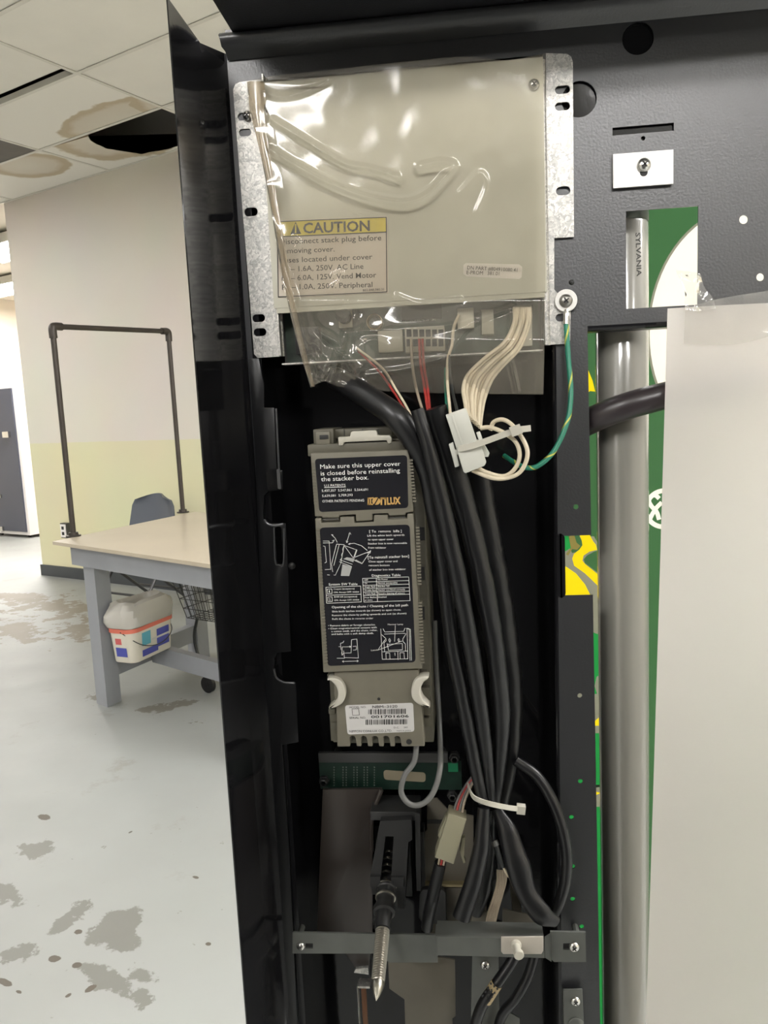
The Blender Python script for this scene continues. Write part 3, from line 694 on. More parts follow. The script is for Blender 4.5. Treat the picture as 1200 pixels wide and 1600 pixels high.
# rear pan of the recess (three sided, open at the back right for the lamp)
YB = .735
bm = box(bmesh.new(), (xrec0 - .004, YB, ZB), (xr_m + .004, YB + .0012, zrt)); mk('recess_pan', bm, MT['black'], door, False)
for nm, x in (('recess_side', xrec0 - .0012), ('recess_side', xr_m)):
    mk(nm, box(bmesh.new(), (x, S + .0013, ZB), (x + .0012, YB, zrt)), MT['black'], door, False)
mk('recess_top', box(bmesh.new(), (xrec0, S + .0013, zrt), (xr_m, YB, zrt + .0012)), MT['black'], door, False)
# latch rail on the left of the recess: flat bar with hook cut-outs
YL = S - .004
rail = [(404, 560), (412, 600), (412, 637), (428, 637), (432, 735), (441, 735), (441, 765), (418, 768), (412, 775), (411, 810), (414, 814), (420, 818), (446, 818), (450, 890), (452, 960), (454, 1018), (432, 1020), (428, 1030), (428, 1050), (434, 1062), (444, 1067), (462, 1067), (466, 1160), (440, 1164), (452, 1340), (470, 1720), (440, 1720), (424, 1340), (410, 1000), (398, 700), (388, 560)]
hl = rrect(429, 823, 443, 882, YL, 5)
plate('latch_rail', pxs(rail, YL), YL, .0016, MT['rail'], door, [hl], .0003)
bm = tube(bmesh.new(), pxs([(431, 638), (436, 735)], YL - .001), .0010, 8, smooth=False); mk('rail_edge', bm, MT['edge_glint'], door)
bm = prism(bmesh.new(), rrect(417, 733, 439, 765, YL - .003, 4), YL - .006, YL); bev(bm, .001, 3); mk('latch_tab', bm, MT['black'], door)
bm = prism(bmesh.new(), rrect(432, 733, 439, 764, YL - .008, 2), YL - .008, YL - .005); bev(bm, .0008, 3); mk('latch_tab_fold', bm, MT['edge_glint'], door)
mk('latch_hook_edge', tube(bmesh.new(), pxs([(413, 812), (418, 818), (428, 821), (443, 819)], YL - .0008), .0013, 8), MT['edge_glint'], door)
mk('latch_hook_edge', tube(bmesh.new(), pxs([(428, 1045), (432, 1059), (444, 1066), (460, 1067)], YL - .0008), .0011, 8), MT['edge_glint'], door)
mk('latch_slot_edge', tube(bmesh.new(), pxs([(428, 824), (430, 876), (436, 883), (443, 880), (444, 826)], YL - .0006), .0008, 6), MT['edge_glint'], door)
screw(456, 884, YL, 6, door, 'rail_screw', MT['lockg'])
# top flange and rolled bead
xf = P(363, 50, .645).x; zf = P(363, 50, .645).z
bm = box(bmesh.new(), (xf, .52, zf), (XR, .652, zf + .0015)); bev(bm, .0004); mk('top_flange', bm, MT['sheet'], door)
xb = P(343, 55, .645).x; zb0 = P(343, 80, .645).z; zb1 = P(343, 54, .645).z
bm = bmesh.new(); pr = [(.652, zb1 + .001), (.6445, zb1 + .0008), (.641, zb1 - .002), (.641, zb1 - .005), (.6445, zb0 + .003), (.648, zb0 + .0005), (.6535, zb0 - .004)]
a = [bm.verts.new((xb + (.001 if i in (3, 4) else .003 * (i > 4)), y, z)) for i, (y, z) in enumerate(pr)]; b = [bm.verts.new((XR, y, z)) for y, z in pr]
for k in range(len(pr) - 1): bm.faces.new([a[k], a[k + 1], b[k + 1], b[k]])
bm.faces.new(a + [bm.verts.new((xb + .003, .6535, zb1 + .001))])
mk('rolled_bead', bm, MT['sheet'], door, ang=60)
# clip plate with screw
bm = prism(bmesh.new(), rect(958, 241, 1052, 287, S - .004), S - .004, S - .002); bev(bm, .0004)
bm2 = prism(bm, rect(957, 243, 962, 286, S - .001), S - .003, S)
cl = mk('clip_plate', bm, mat('zinc_clip', (.62, .61, .58), .42, metal=.5), door)
bm = prism(bmesh.new(), rrect(1000, 262, 1012, 275, S - .0042, 5), S - .0043, S - .0041); mk('keyhole', bm, MT['dark'], cl, False)
screw(1006, 258, S - .0045, 10, cl)
screw(893, 441, S, 4, door, 'rivet', MT['lockg'])

# ---------------------------------------------------------------- printed front panel behind the sheet
YP = .765
panel = thing('display_panel', 'translucent green, white and yellow printed front panel behind the open door frame', 'panel', Vector((P(1100, 900, YP).x, YP, P(1100, 1700, YP).z)))
xp0 = xr_m + .004; xp1 = P(1560, 700, YP).x; zpt = P(1000, 150, YP).z; zpb = P(1000, 1760, YP).z
from mathutils.geometry import delaunay_2d_cdt
ART = [('green_backing', 'panelg', [Vector((xp0, 0, zpb)), Vector((xp1, 0, zpb)), Vector((xp1, 0, zpt)), Vector((xp0, 0, zpt))])]
def art(name, pts, mt): ART.append((name, mt, pxs(pts, YP)))
cc = P(1155, 515, YP); rc = abs(P(1015, 515, YP).x - cc.x); rz = abs(P(1155, 325, YP).z - cc.z)
def ell(c, a, b, n=72): return [Vector((c.x + a * cos(2 * pi * i / n), 0, c.z + b * sin(2 * pi * i / n))) for i in range(n)]
ART.append(('grey_ring', 'panelq', ell(cc, rc + .0022, rz + .0022))); ART.append(('white_oval', 'panelw', ell(cc, rc, rz)))
art('grey_field', [(850, 830), (945, 830), (945, 1262), (850, 1262)], 'panelq')
art('dark_green_print', [(924, 700), (960, 700), (960, 870), (936, 852), (928, 838), (905, 838), (914, 852), (907, 862), (894, 864), (876, 830), (900, 780)], 'panelg')
art('yellow_print', [(908, 566), (919, 578), (926, 595), (930, 612), (922, 611), (916, 615), (905, 600)], 'panely')
art('dark_green_print', [(940, 858), (928, 862), (917, 868), (912, 874), (914, 880), (930, 892), (940, 899)], 'panelg')
art('green_print', [(860, 830), (888, 837), (892, 856), (884, 861), (860, 864)], 'panelb')
art('yellow_print', [(902, 828), (917, 828), (927, 846), (931, 851), (933, 859), (921, 862), (912, 868), (910, 876), (915, 882), (940, 902), (940, 921), (914, 896), (897, 884), (894, 873), (897, 865), (905, 859), (910, 852), (909, 845)], 'panely')
art('yellow_print', [(860, 880), (884, 885), (900, 896), (914, 913), (922, 929), (860, 931)], 'panely')
MT['panelo'] = trans_mat('panel_olive', (.24, .20, .06), .7)
art('olive_print', [(889, 838), (897, 835), (901, 848), (907, 853), (902, 859), (894, 858), (888, 868), (884, 866), (892, 856)], 'panelo')
art('green_print', [(905, 985), (924, 987), (942, 994), (942, 1050), (932, 1058), (929, 1072), (933, 1084), (922, 1085), (905, 1080)], 'panelb')
art('yellow_print', [(916, 1134), (928, 1128), (938, 1119), (946, 1119), (946, 1134)], 'panely')
art('green_print', [(890, 1147), (950, 1145), (950, 1224), (890, 1232)], 'panelb')
art('dark_line', [(890, 1232), (950, 1224), (950, 1228), (890, 1236)], 'panelk')
art('yellow_print', [(912, 1232), (928, 1236), (939, 1239), (928, 1244), (912, 1250)], 'panely')
art('green_print', [(850, 1262), (920, 1262), (960, 1258), (960, 1740), (850, 1740)], 'panelb')
# registered mark, partly hidden behind the hanging poster board
cm = P(1038, 795, YP); rm = 31 * YP / F
ART.append(('registered_mark_ring', 'panelw', ell(cm, rm, rm * 1.02, 40))); ART.append(('green_disc', 'panelg', ell(cm, rm * .77, rm * .79, 40)))
def band(pts, w):
    q = crom(pxs(pts, YP), 5); l, r = [], []
    for i, p in enumerate(q):
        d_ = (q[min(i + 1, len(q) - 1)] - q[max(i - 1, 0)]).normalized(); n_ = Vector((-d_.z, 0, d_.x)) * w * YP / F
        l.append(p + n_); r.append(p - n_)
    return l + r[::-1]
ART.append(('registered_mark_letter', 'panelw', band([(1016, 810), (1020, 802), (1026, 793), (1034, 785)], 3.2)))
ART.append(('registered_mark_letter', 'panelw', band([(1030, 812), (1026, 800), (1018, 791), (1014, 783), (1017, 776), (1024, 774), (1030, 779)], 3.2)))
vs, fs = [], []
for nm, mt, q in ART:
    fs.append(list(range(len(vs), len(vs) + len(q)))); vs += [Vector((p.x, p.z)) for p in q]
ov, oe, of, _, _, oo = delaunay_2d_cdt(vs, [], fs, 0, 1e-7)
def inside(x, z, q):
    c_ = False; n = len(q)
    for i in range(n):
        a, b = q[i], q[i - 1]
        if (a.z > z) != (b.z > z) and x < (b.x - a.x) * (z - a.z) / (b.z - a.z) + a.x: c_ = not c_
    return c_
top = []
for f_ in of:
    x = sum(ov[i].x for i in f_) / len(f_); z = sum(ov[i].y for i in f_) / len(f_)
    top.append(max([k for k, a_ in enumerate(ART) if inside(x, z, a_[2])], default=-1))
for k, (nm, mt, q) in enumerate(ART):
    bm = bmesh.new(); mp = {}
    for f_, t_ in zip(of, top):
        if t_ != k: continue
        for i in f_:
            if i not in mp: mp[i] = bm.verts.new((ov[i].x, YP, ov[i].y))
        bm.faces.new([mp[i] for i in f_])
    if len(bm.faces): mk(nm, bm, MT[mt], panel, False)
    else: bm.free()

# ---------------------------------------------------------------- fluorescent lamp
YT = .700; rt = (P(1013, 900, YT).x - P(934, 900, YT).x) / 2; xt = (P(1011, 900, YT).x + P(936, 900, YT).x) / 2
ztp = P(990, 345, YT).z
lamp = thing('fluorescent_tube', 'unlit grey fluorescent tube standing behind the black door strip', 'lamp', Vector((xt, YT, ZB)))
bm = bmesh.new(); lathe(bm, Vector((xt, YT, ZB)), Vector((0, 0, 1)), [(0, rt), (ztp - ZB - .004, rt), (ztp - ZB, rt * .93)], 48); mk('glass_tube', bm, MT['tube'], lamp)
bm = bmesh.new(); lathe(bm, Vector((xt, YT, ztp - .002)), Vector((0, 0, 1)), [(0, rt * .99), (.001, rt * 1.01), (.012, rt * 1.01), (.015, rt * .9), (.016, rt * .2)], 40); mk('end_cap', bm, MT['capm'], lamp)
bm = bmesh.new()
box(bm, (xt - rt * 1.1, YT - rt * .6, ztp + .0145), (xt + rt * 1.1, YT + rt, ztp + .03)); bev(bm, .002); mk('lamp_socket', bm, MT['dark'], lamp)
# ---------------------------------------------------------------- black conduit crossing behind the board
pts = [P(884, 676, .684), P(916, 661, .675), P(945, 647, .664), P(985, 633, .657), P(1040, 618, .656), P(1110, 602, .656), P(1180, 588, .657)]
o = mk('black_hose', tube(bmesh.new(), pts[0:], [.0112, .0112, .0112, .0114, .0112, .0112, .0112], 18, 8), mat('matte_black_hose', (.028, .022, .024), .32), None)
tag(o, 'thick black hose slanting in front of the grey lamp tube behind the white board', 'hose')
# ---------------------------------------------------------------- hanging poster board and tape
YQ = .638
a, b, c, d = P(1043, 482, YQ), P(1300, 468, YQ), P(1270, 1740, YQ), P(1000, 1740, YQ)
bm = bmesh.new(); g0 = []
for i in range(25):
    t = i / 24; row = []
    for j in range(9):
        s = j / 8; p = a.lerp(b, s).lerp(d.lerp(c, s), t); y = YQ - .010 * t * t - .004 * sin(pi * t) * (1 - s) - .002 * sin(s * 5)
        row.append(bm.verts.new((p.x, y, p.z)))
    g0.append(row)
for r0, r1 in zip(g0, g0[1:]):
    for k in range(8): bm.faces.new([r0[k], r0[k + 1], r1[k + 1], r1[k]])
r = bmesh.ops.solidify(bm, geom=bm.faces[:], thickness=.0008)
o = mk('poster_board', bm, MT['paper']); tag(o, 'large blank white board taped up and hanging over the right of the door', 'board')
def sheetpatch(rows, Ys, nsub=4, wr=.0012, seed=0, thick=.00012):
    """rows of pixel points -> wrinkled thin film"""
    H_ = [crom([P(x, y, Ys) for x, y in r], nsub) for r in rows]
    n = len(H_[0]); cols = [crom([H_[i][k] for i in range(len(H_))], nsub) for k in range(n)]
    bm = bmesh.new(); V = [[bm.verts.new((p.x, Ys - abs(noise.noise(Vector((p.x * 90 + seed, p.z * 70, 1)))) * wr * 2 - noise.noise(Vector((p.x * 260, p.z * 220 + seed, 4))) * wr * .6, p.z)) for p in c_] for c_ in cols]
    for r0, r1 in zip(V, V[1:]):
        for k in range(len(r0) - 1): bm.faces.new([r0[k], r0[k + 1], r1[k + 1], r1[k]])
    return bm
bm = sheetpatch([[(1070, 482), (1110, 470), (1150, 462), (1215, 452)], [(1070, 500), (1110, 495), (1150, 490), (1215, 485)], [(1069, 520), (1110, 517), (1150, 515), (1215, 505)], [(1068, 537), (1120, 539), (1160, 536), (1215, 522)]], YQ - .0035, 4, .0012, 2)
o = mk('packing_tape', bm, MT['tape']); tag(o, 'wide clear wrinkled tape across the top edge of the white board', 'tape')
bm = sheetpatch([[(1056, 422), (1070, 424), (1084, 426), (1094, 428)], [(1064, 440), (1074, 446), (1086, 446), (1100, 448)], [(1069, 458), (1080, 462), (1092, 464), (1110, 462)], [(1070, 484), (1082, 486), (1096, 486), (1118, 482)]], YQ - .0038, 5, .0022, 9)
o = mk('packing_tape', bm, MT['tape']); tag(o, 'crumpled corner of clear tape folded across the small window opening', 'tape')

# ---------------------------------------------------------------- the door's machine body, added unseen behind the camera to shade the recess
mb = thing('added_machine_body', 'unseen black vending machine cabinet added to shade the inside of its door', 'machine', Vector((.12, -.92, 0)))
bx0, bx1, by0, by1, bz1 = -.50, .74, -1.30, -.55, 1.88
MT['mbody'] = mat('machine_black', (.02, .02, .022), .45)
for nm, lo_, hi_ in (('side_panel', (bx0, by0, .04), (bx0 + .03, by1, bz1)), ('side_panel', (bx1 - .03, by0, .04), (bx1, by1, bz1)), ('rear_panel', (bx0 + .03, by0, .04), (bx1 - .03, by0 + .03, bz1)), ('top_panel', (bx0 + .03, by0 + .03, bz1 - .04), (bx1 - .03, by1, bz1)), ('base_panel', (bx0 + .03, by0 + .03, .04), (bx1 - .03, by1, .12)), ('inner_door', (bx0 + .03, by1 - .12, .42), (bx1 - .03, by1 - .08, bz1 - .04)), ('column_shelf', (bx0 + .03, by0 + .03, .36), (bx1 - .03, by1 - .02, .40))):
    mk(nm, box(bmesh.new(), lo_, hi_), MT['mbody'], mb, False)
for x in (bx0 + .06, bx1 - .06):
    for y in (by0 + .06, by1 - .06): mk('foot', lathe(bmesh.new(), Vector((x, y, 0)), Vector((0, 0, 1)), [(0, .025), (.03, .025), (.032, .012), (.05, .012)], 12), MT['mbody'], mb)

# ================================================================ CONTROL BOX
YC = .640                                   # face of the cover
box_t = thing('control_box', 'beige metal control box on two galvanised flanges with its circuit board showing below', 'control box', P(640, 555, .652))
# left flange
fl = [(364, 140), (368, 131), (375, 128), (408, 124), (426, 330), (431, 478), (437, 557), (402, 559), (397, 553)]
YFL = .6535
hl = [slot(381, 182, YFL, 20, 11), slot(383, 207, YFL, 20, 11), slot(392, 331, YFL, 22, 13), slot(404, 497, YFL, 21, 12), slot(406, 519, YFL, 21, 12)]
bm = prism(bmesh.new(), pxs(fl, YFL), YFL, YFL + .0014, hl); lf = mk('mounting_flange', bm, MT['galv'], box_t, False)
bm = bmesh.new(); q0 = P(425, 300, YFL).x; zt0, zb0 = P(420, 124, YFL).z, P(436, 557, YFL).z
tube(bm, [Vector((q0, YFL - .001, zb0)), Vector((q0, YFL - .001, zt0))], .0026, 10, smooth=False); mk('flange_bend', bm, MT['galv'], lf)
bm = prism(bmesh.new(), [Vector((q0, 0, zt0)), Vector((q0 + .0014, 0, zt0)), Vector((q0 + .0014, 0, zb0)), Vector((q0, 0, zb0))], YC + .002, YFL); mk('flange_side', bm, MT['galv'], lf, False)
# right flange
YFR = .6520
fr = [(853, 83), (886, 84), (893, 92), (895, 369), (870, 371), (870, 455), (893, 470), (893, 532), (888, 537), (855, 539), (858, 300)]
fr = [(853, 83), (886, 84), (892, 88), (895, 96), (897, 370), (866, 372), (866, 452), (880, 468), (892, 474), (891, 532), (887, 537), (856, 539)]
hr = [slot(879, 140, YFR, 24, 12), slot(879, 166, YFR, 24, 12), slot(880, 298, YFR, 23, 13), slot(879, 496, YFR, 22, 12)]
bm = prism(bmesh.new(), pxs(fr, YFR), YFR, YFR + .0014, hr); rf = mk('mounting_flange', bm, MT['galv'], box_t, False)
q1 = P(851, 300, YC).x; z1t, z1b = P(851, 84, YC).z, P(857, 538, YC).z
tube_bm = tube(bmesh.new(), [Vector((q1 + .0012, YFR - .001, z1b)), Vector((q1 + .0012, YFR - .001, z1t))], .0024, 10, smooth=False); mk('flange_bend', tube_bm, MT['galv'], rf)
mk('flange_side', prism(bmesh.new(), [Vector((q1 - .0014, 0, z1t)), Vector((q1, 0, z1t)), Vector((q1, 0, z1b)), Vector((q1 - .0014, 0, z1b))], YC + .002, YFR), MT['galv'], rf, False)
# cover: front plate with folded edges
xc0, xc1 = P(428, 478, YC).x, P(852, 300, YC).x; zc1, zc0 = P(640, 105, YC).z, P(640, 469, YC).z
bm = box(bmesh.new(), (xc0, YC, zc0), (xc1, YC + .0015, zc1)); box(bm, (xc0, YC, zc1 - .0015), (xc1, S - .002, zc1)); 
mk('cover', (bev(bm, .0012, 3), bm)[1], MT['cover'], box_t)
bm = box(bmesh.new(), (xc0 + .002, YC + .0005, zc0 - .004), (xc1 - .002, YC + .004, zc0 + .001)); bev(bm, .0012, 3); mk('cover_lip', bm, MT['cover'], box_t)
screw(834, 133, YC, 8.5, box_t); screw(421, 168, YC - .0005, 8.5, box_t); screw(387, 181, YFL - .001, 7.5, box_t)
# tray and board
xb0, xb1 = P(438, 540, YFL).x, P(851, 540, YC).x; zb0_, zb1_ = P(640, 556, .662).z, P(640, 440, .662).z
mk('tray', box(bmesh.new(), (xb0, .668, zb0_ - .001), (xb1, .670, zb1_)), mat('tray_metal', (.06, .06, .055), .5, metal=.3), box_t, False)
mk('tray_lip', (lambda b: (bev(b, .0003), b)[1])(box(bmesh.new(), (xb0, .655, zb0_ - .0022), (xb1, .6695, zb0_ - .001))), MT['galv'], box_t)
YB2 = .664
pcb = mk('circuit_board', box(bmesh.new(), (xb0 + .003, YB2, zb0_), (xb1 - .002, YB2 + .0016, zb1_)), MT['pcb'], box_t, False)
def block(nm, x0, y0, x1, y1, Y0, Y1, mt, parent, b=.0005, holes=None):
    bm = prism(bmesh.new(), rect(x0, y0, x1, y1, Y0), Y0, Y1)
    if b: bmesh.ops.recalc_face_normals(bm, faces=bm.faces); bev(bm, b)
    return mk(nm, bm, mt, parent)
conp = mat('connector_plastic', (.30, .28, .22), .45)
block('connector', 632, 512, 696, 548, YB2 - .009, YB2, conp, pcb)
bm = bmesh.new()
for r_ in range(2):
    for k in range(6): prism(bm, rect(635 + k * 10, 515 + r_ * 15, 643 + k * 10, 526 + r_ * 15, YB2 - .0094), YB2 - .0094, YB2 - .0088)
mk('connector_socket', bm, MT['dark'], pcb, False)
block('connector', 590, 517, 630, 549, YB2 - .007, YB2, conp, pcb); block('connector', 714, 482, 741, 512, YB2 - .008, YB2, MT['ivory'], pcb)
block('connector', 752, 484, 772, 522, YB2 - .008, YB2, conp, pcb); block('connector', 804, 478, 832, 540, YB2 - .009, YB2, MT['ivory'], pcb)
bm = bmesh.new(); c = P(587, 505, YB2); r = 12 * YB2 / F
lathe(bm, c, NY, [(0, r), (.010, r), (.0102, r * .92), (.008, r * .74), (.001, r * .70)], 24, False); mk('coaxial_ring', bm, MT['brass'], pcb)
bm = bmesh.new(); lathe(bm, c, NY, [(.0, r * .68), (.0075, r * .68), (.0078, .0001)], 16); mk('ring_core', bm, MT['dark'], pcb)
block('component_plate', 528, 484, 551, 511, YB2 - .004, YB2, MT['ivory'], pcb)
c = P(540, 496, YB2); bm = lathe(bmesh.new(), c, NY, [(0, .006), (.014, .006), (.0145, .0045), (.0145, .0001)], 20); mk('capacitor', bm, MT['dark'], pcb)
screw(570, 532, YB2 - .001, 4.5, pcb, 'board_screw'); screw(597, 546, YB2 - .001, 4, pcb, 'board_screw')
bm = bmesh.new()
for k in range(16): prism(bm, rect(628 + k * 3.4, 500.4 - k * .1, 629.8 + k * 3.4, 502.4 - k * .1, YB2 - .001), YB2 - .001, YB2)
mk('solder_pins', bm, MT['steel'], pcb, False, kind='stuff')
block('chip', 626, 478, 690, 497, YB2 - .003, YB2, MT['dark'], pcb)
block('relay', 460, 512, 500, 552, YB2 - .012, YB2, MT['dark'], pcb)
# caution label
cl_ = P(433, 462, YC); YLb = YC - .0003
lab = mk('caution_label', flat(bmesh.new(), [P(x, y, YC) for x, y in ((432, 345), (605, 338), (607, 458), (434, 466))], YC), MT['labelb'], box_t, False)
lab['label'] = 'yellow headed caution label with fuse ratings'
bm = flat(bmesh.new(), pxs([(434, 347), (602.5, 340), (603, 362), (435, 369.5)], YLb), YLb); mk('yellow_band', bm, MT['yellow'], lab, False)
bm = strokes(bmesh.new(), [[(433, 346.5), (603.5, 339.5), (604.5, 456), (435, 464), (433, 346.5)], [(434, 370), (603, 362.5)]], 1.3, YLb - .0002); mk('label_border', bm, MT['printk'], lab, False)
bm = flat(bmesh.new(), pxs([(462, 346.5), (470.5, 365.5), (453.5, 366.5)], YLb - .0002), YLb - .0002); mk('warning_triangle', bm, MT['printk'], lab, False)
bm = strokes(bmesh.new(), [[(462, 351), (462, 359.5)], [(462, 361.5), (462, 363.3)]], 2.2, YLb - .0005); mk('exclamation_mark', bm, MT['yellow'], lab, False)
grey_print = mat('faded_black_print', (.055, .05, .045), .6)
text(lab, grey_print, [('CAUTION', 474, 364.5, 578, 360.5, 15.5)], YLb - .0002, bold=.022)
text(lab, grey_print, [('Disconnect stack plug before', 437, 382, 596, 375.5, 8.2), ('removing cover.', 438, 396.5, 523, 393, 8.2), ('Fuses located under cover', 439, 411, 582, 405, 8.2),
    ('F1 \u2013 1.6A, 250V. AC Line', 440, 425, 568, 420, 8.2), ('F2 \u2013 6.0A, 125V. Vend Motor', 440.5, 439, 588, 433.5, 8.2), ('F3 \u2013 1.0A, 250V. Peripheral', 441, 453, 582, 448.5, 8.2), ('803,848,080.31', 567, 455.5, 600, 453.8, 3.6)], YLb, bold=.004)
pl_ = mk('part_label', flat(bmesh.new(), [P(x, y, YC) for x, y in ((728, 411), (811, 413), (816, 417), (815, 433), (811, 436), (729, 432), (724, 428), (724, 414))], YC), mat('part_label_paper', (.62, .57, .50), .45), box_t, False)
text(pl_, grey_print, [('DN PART #804910080.41', 730, 421, 808, 425, 5.6), ('E-PROM   381.01', 729, 428.5, 780, 430.5, 5.6)], YLb - .0001)

# ---------------------------------------------------------------- clear bag over the box
ridges = [([(428, 189), (484, 224), (538, 255), (580, 263), (620, 276)], 7, .0045), ([(422, 234), (463, 259), (517, 288), (576, 309), (630, 317), (667, 305), (692, 280), (709, 259), (688, 253), (657, 259)], 8, .0042),
    ([(401, 120), (463, 124), (515, 122), (480, 142), (438, 151), (409, 142)], 6, .003), ([(555, 490), (545, 510), (535, 535), (522, 582), (515, 597)], 9, .006), ([(556, 518), (625, 514), (697, 509), (740, 497), (800, 480)], 7, .003),
    ([(540, 560), (550, 575), (556, 604)], 5, .004), ([(575, 585), (640, 575), (690, 560)], 7, .003), ([(430, 370), (445, 420), (470, 500), (490, 600)], 8, .004), ([(500, 520), (530, 545), (505, 590)], 8, .004), ([(480, 545), (500, 570), (497, 590)], 5, .003),
    ([(700, 555), (735, 510), (790, 485)], 5, .0025), ([(520, 430), (535, 425), (530, 440), (518, 448)], 4, .002), ([(460, 370), (468, 378), (466, 388)], 4, .002), ([(800, 480), (795, 540), (808, 610)], 7, .0025), ([(720, 300), (750, 270), (760, 290), (745, 330)], 6, .0012), ([(620, 462), (660, 474), (720, 468)], 7, .0015)]
ridges = [(crom([Vector((x, y, 0)) for x, y in r], 5), w, h, (min(p[0] for p in r) - 2 * w, max(p[0] for p in r) + 2 * w, min(p[1] for p in r) - 2 * w, max(p[1] for p in r) + 2 * w)) for r, w, h in ridges]
def sd(p, a, b):
    ab = b - a; t = max(0, min(1, (p - a).dot(ab) / max(ab.length_squared, 1e-9))); return (p - (a + ab * t)).length
def bagpt(s, t):
    s = min(s, .99999); t = min(t, .99999)
    L_ = bagL[min(int(t * 40), 39)].lerp(bagL[min(int(t * 40) + 1, 40)], t * 40 - int(t * 40)); R_ = bagR[min(int(t * 40), 39)].lerp(bagR[min(int(t * 40) + 1, 40)], t * 40 - int(t * 40))
    T_ = bagT[min(int(s * 40), 39)].lerp(bagT[min(int(s * 40) + 1, 40)], s * 40 - int(s * 40)); B_ = bagB[min(int(s * 40), 39)].lerp(bagB[min(int(s * 40) + 1, 40)], s * 40 - int(s * 40))
    return L_.lerp(R_, s) + T_.lerp(B_, t) - (bagT[0].lerp(bagT[40], s).lerp(bagB[0].lerp(bagB[40], s), t))
def resamp(pts):
    c = crom([Vector((x, y, 0)) for x, y in pts], 12); d = [0]
    for a, b in zip(c, c[1:]): d.append(d[-1] + (b - a).length)
    o = []; k = 0
    for i in range(41):
        q = d[-1] * i / 40
        while k < len(d) - 2 and d[k + 1] < q: k += 1
        o.append(c[k].lerp(c[k + 1], (q - d[k]) / max(1e-9, d[k + 1] - d[k])))
    return o
bagL = resamp([(386, 128), (388, 175), (404, 215), (424, 330), (440, 430), (462, 525), (486, 607)])
bagR = resamp([(853, 83), (850, 180), (851, 330), (852, 460), (849, 616)])
bagT = resamp([(386, 128), (420, 119), (520, 108), (640, 94), (735, 86), (790, 92), (853, 80)])
bagB = resamp([(486, 607), (505, 595), (530, 604), (600, 611), (720, 615), (849, 616)])
NU, NV = 230, 260; bm = bmesh.new(); grid = []
for j in range(NV + 1):
    row = []
    for i in range(NU + 1):
        q = bagpt(i / NU, j / NV); h = .0035
        for r, w, hh, bb in ridges:
            if not (bb[0] < q.x < bb[1] and bb[2] < q.y < bb[3]): continue
            dm = min(sd(q, a, b) for a, b in zip(r, r[1:]))
            if dm < w * 3: h += hh * .72 * exp(-(dm / (w * .62)) ** 2)
        h += .0008 * noise.noise(Vector((q.x / 110, q.y / 150, 2))) + .00025 * noise.noise(Vector((q.x / 34, q.y / 44, 5)))
        low = max(0, min(1, (q.y - 470) / 60)); lf_ = max(0, min(1, (640 - q.x) / 120))
        n2 = noise.noise(Vector((q.x / 38, q.y / 30, 8))); h += low * (.010 + .006 * sin(q.x / 60)) + low * lf_ * (.0042 * (1 - abs(n2) * 2) + .0008 * noise.noise(Vector((q.x / 18, q.y / 16, 3))))
        edge = max(0, 1 - (i / NU) / .06); h += .004 * edge * sin(q.y / 14) * .3 + edge * .003
        row.append(bm.verts.new(P(q.x, q.y, YC - .0022 - h)))
    grid.append(row)
for r0, r1 in zip(grid, grid[1:]):
    for k in range(NU): bm.faces.new([r0[k], r0[k + 1], r1[k + 1], r1[k]])
bag = mk('clear_plastic_bag', bm, MT['film'], ang=180); tag(bag, 'clear wrinkled plastic bag taped over the beige control box', 'bag')

# dirty folded edge of the bag along its left side
bm = bmesh.new(); rows = []
for (x, y, w) in ((386, 128, 26), (388, 150, 27), (391, 178, 22), (400, 212, 17), (412, 265, 13), (424, 330, 12), (434, 390, 12), (443, 440, 11), (456, 500, 10), (470, 555, 9), (485, 605, 7)):
    rows.append([P(x + w * k / 6, y - (1 if k else 0), YC - .0068 - .0012 * sin(pi * k / 6) - .0006 * noise.noise(Vector((x / 9, y / 11, k)))) for k in range(7)])
cols = [crom([r[k] for r in rows], 5) for k in range(7)]; V_ = [[bm.verts.new(p_) for p_ in c_] for c_ in cols]
for c0_, c1_ in zip(V_, V_[1:]):
    for i in range(len(c0_) - 1): bm.faces.new([c0_[i], c0_[i + 1], c1_[i + 1], c1_[i]])
fe = mk('folded_edge', bm, film_mat('dirty_film', (.82, .74, .62), .55, (.36, .29, .20), .12), bag, ang=180); fe['label'] = 'brown dirty folded edge'

# ================================================================ BILL VALIDATOR
bv = thing('bill_validator', 'beige plastic bill validator with two black instruction labels in the dark recess', 'bill validator', P(590, 1165, .66))
YV = .600
block('chassis', 493, 690, 678, 1160, .628, .72, MT['beigedk'], bv, .001)
bm = bmesh.new()
for y in (832, 894, 956): prism(bm, rect(653, y - 8, 664, y + 12, .6275), .627, .6282)
mk('chassis_slot', bm, MT['dark'], bv, False)
for x0, y0, x1, y1 in ((653, 1050, 668, 1064), (656, 1075, 672, 1092), (660, 1100, 674, 1118), (662, 1122, 672, 1136)): block('chassis_catch', x0, y0, x1, y1, .622, .629, MT['beigedk'], bv, .0006)
for x0, y0, x1, y1 in ((511, 1054, 524, 1062), (513, 1108, 524, 1116), (517, 1130, 528, 1140)): block('chassis_catch', x0, y0, x1, y1, .612, .629, MT['beigedk'], bv, .0006)
block('chassis_bottom', 514, 1105, 530, 1158, .615, .70, MT['beigedk'], bv, .0006)
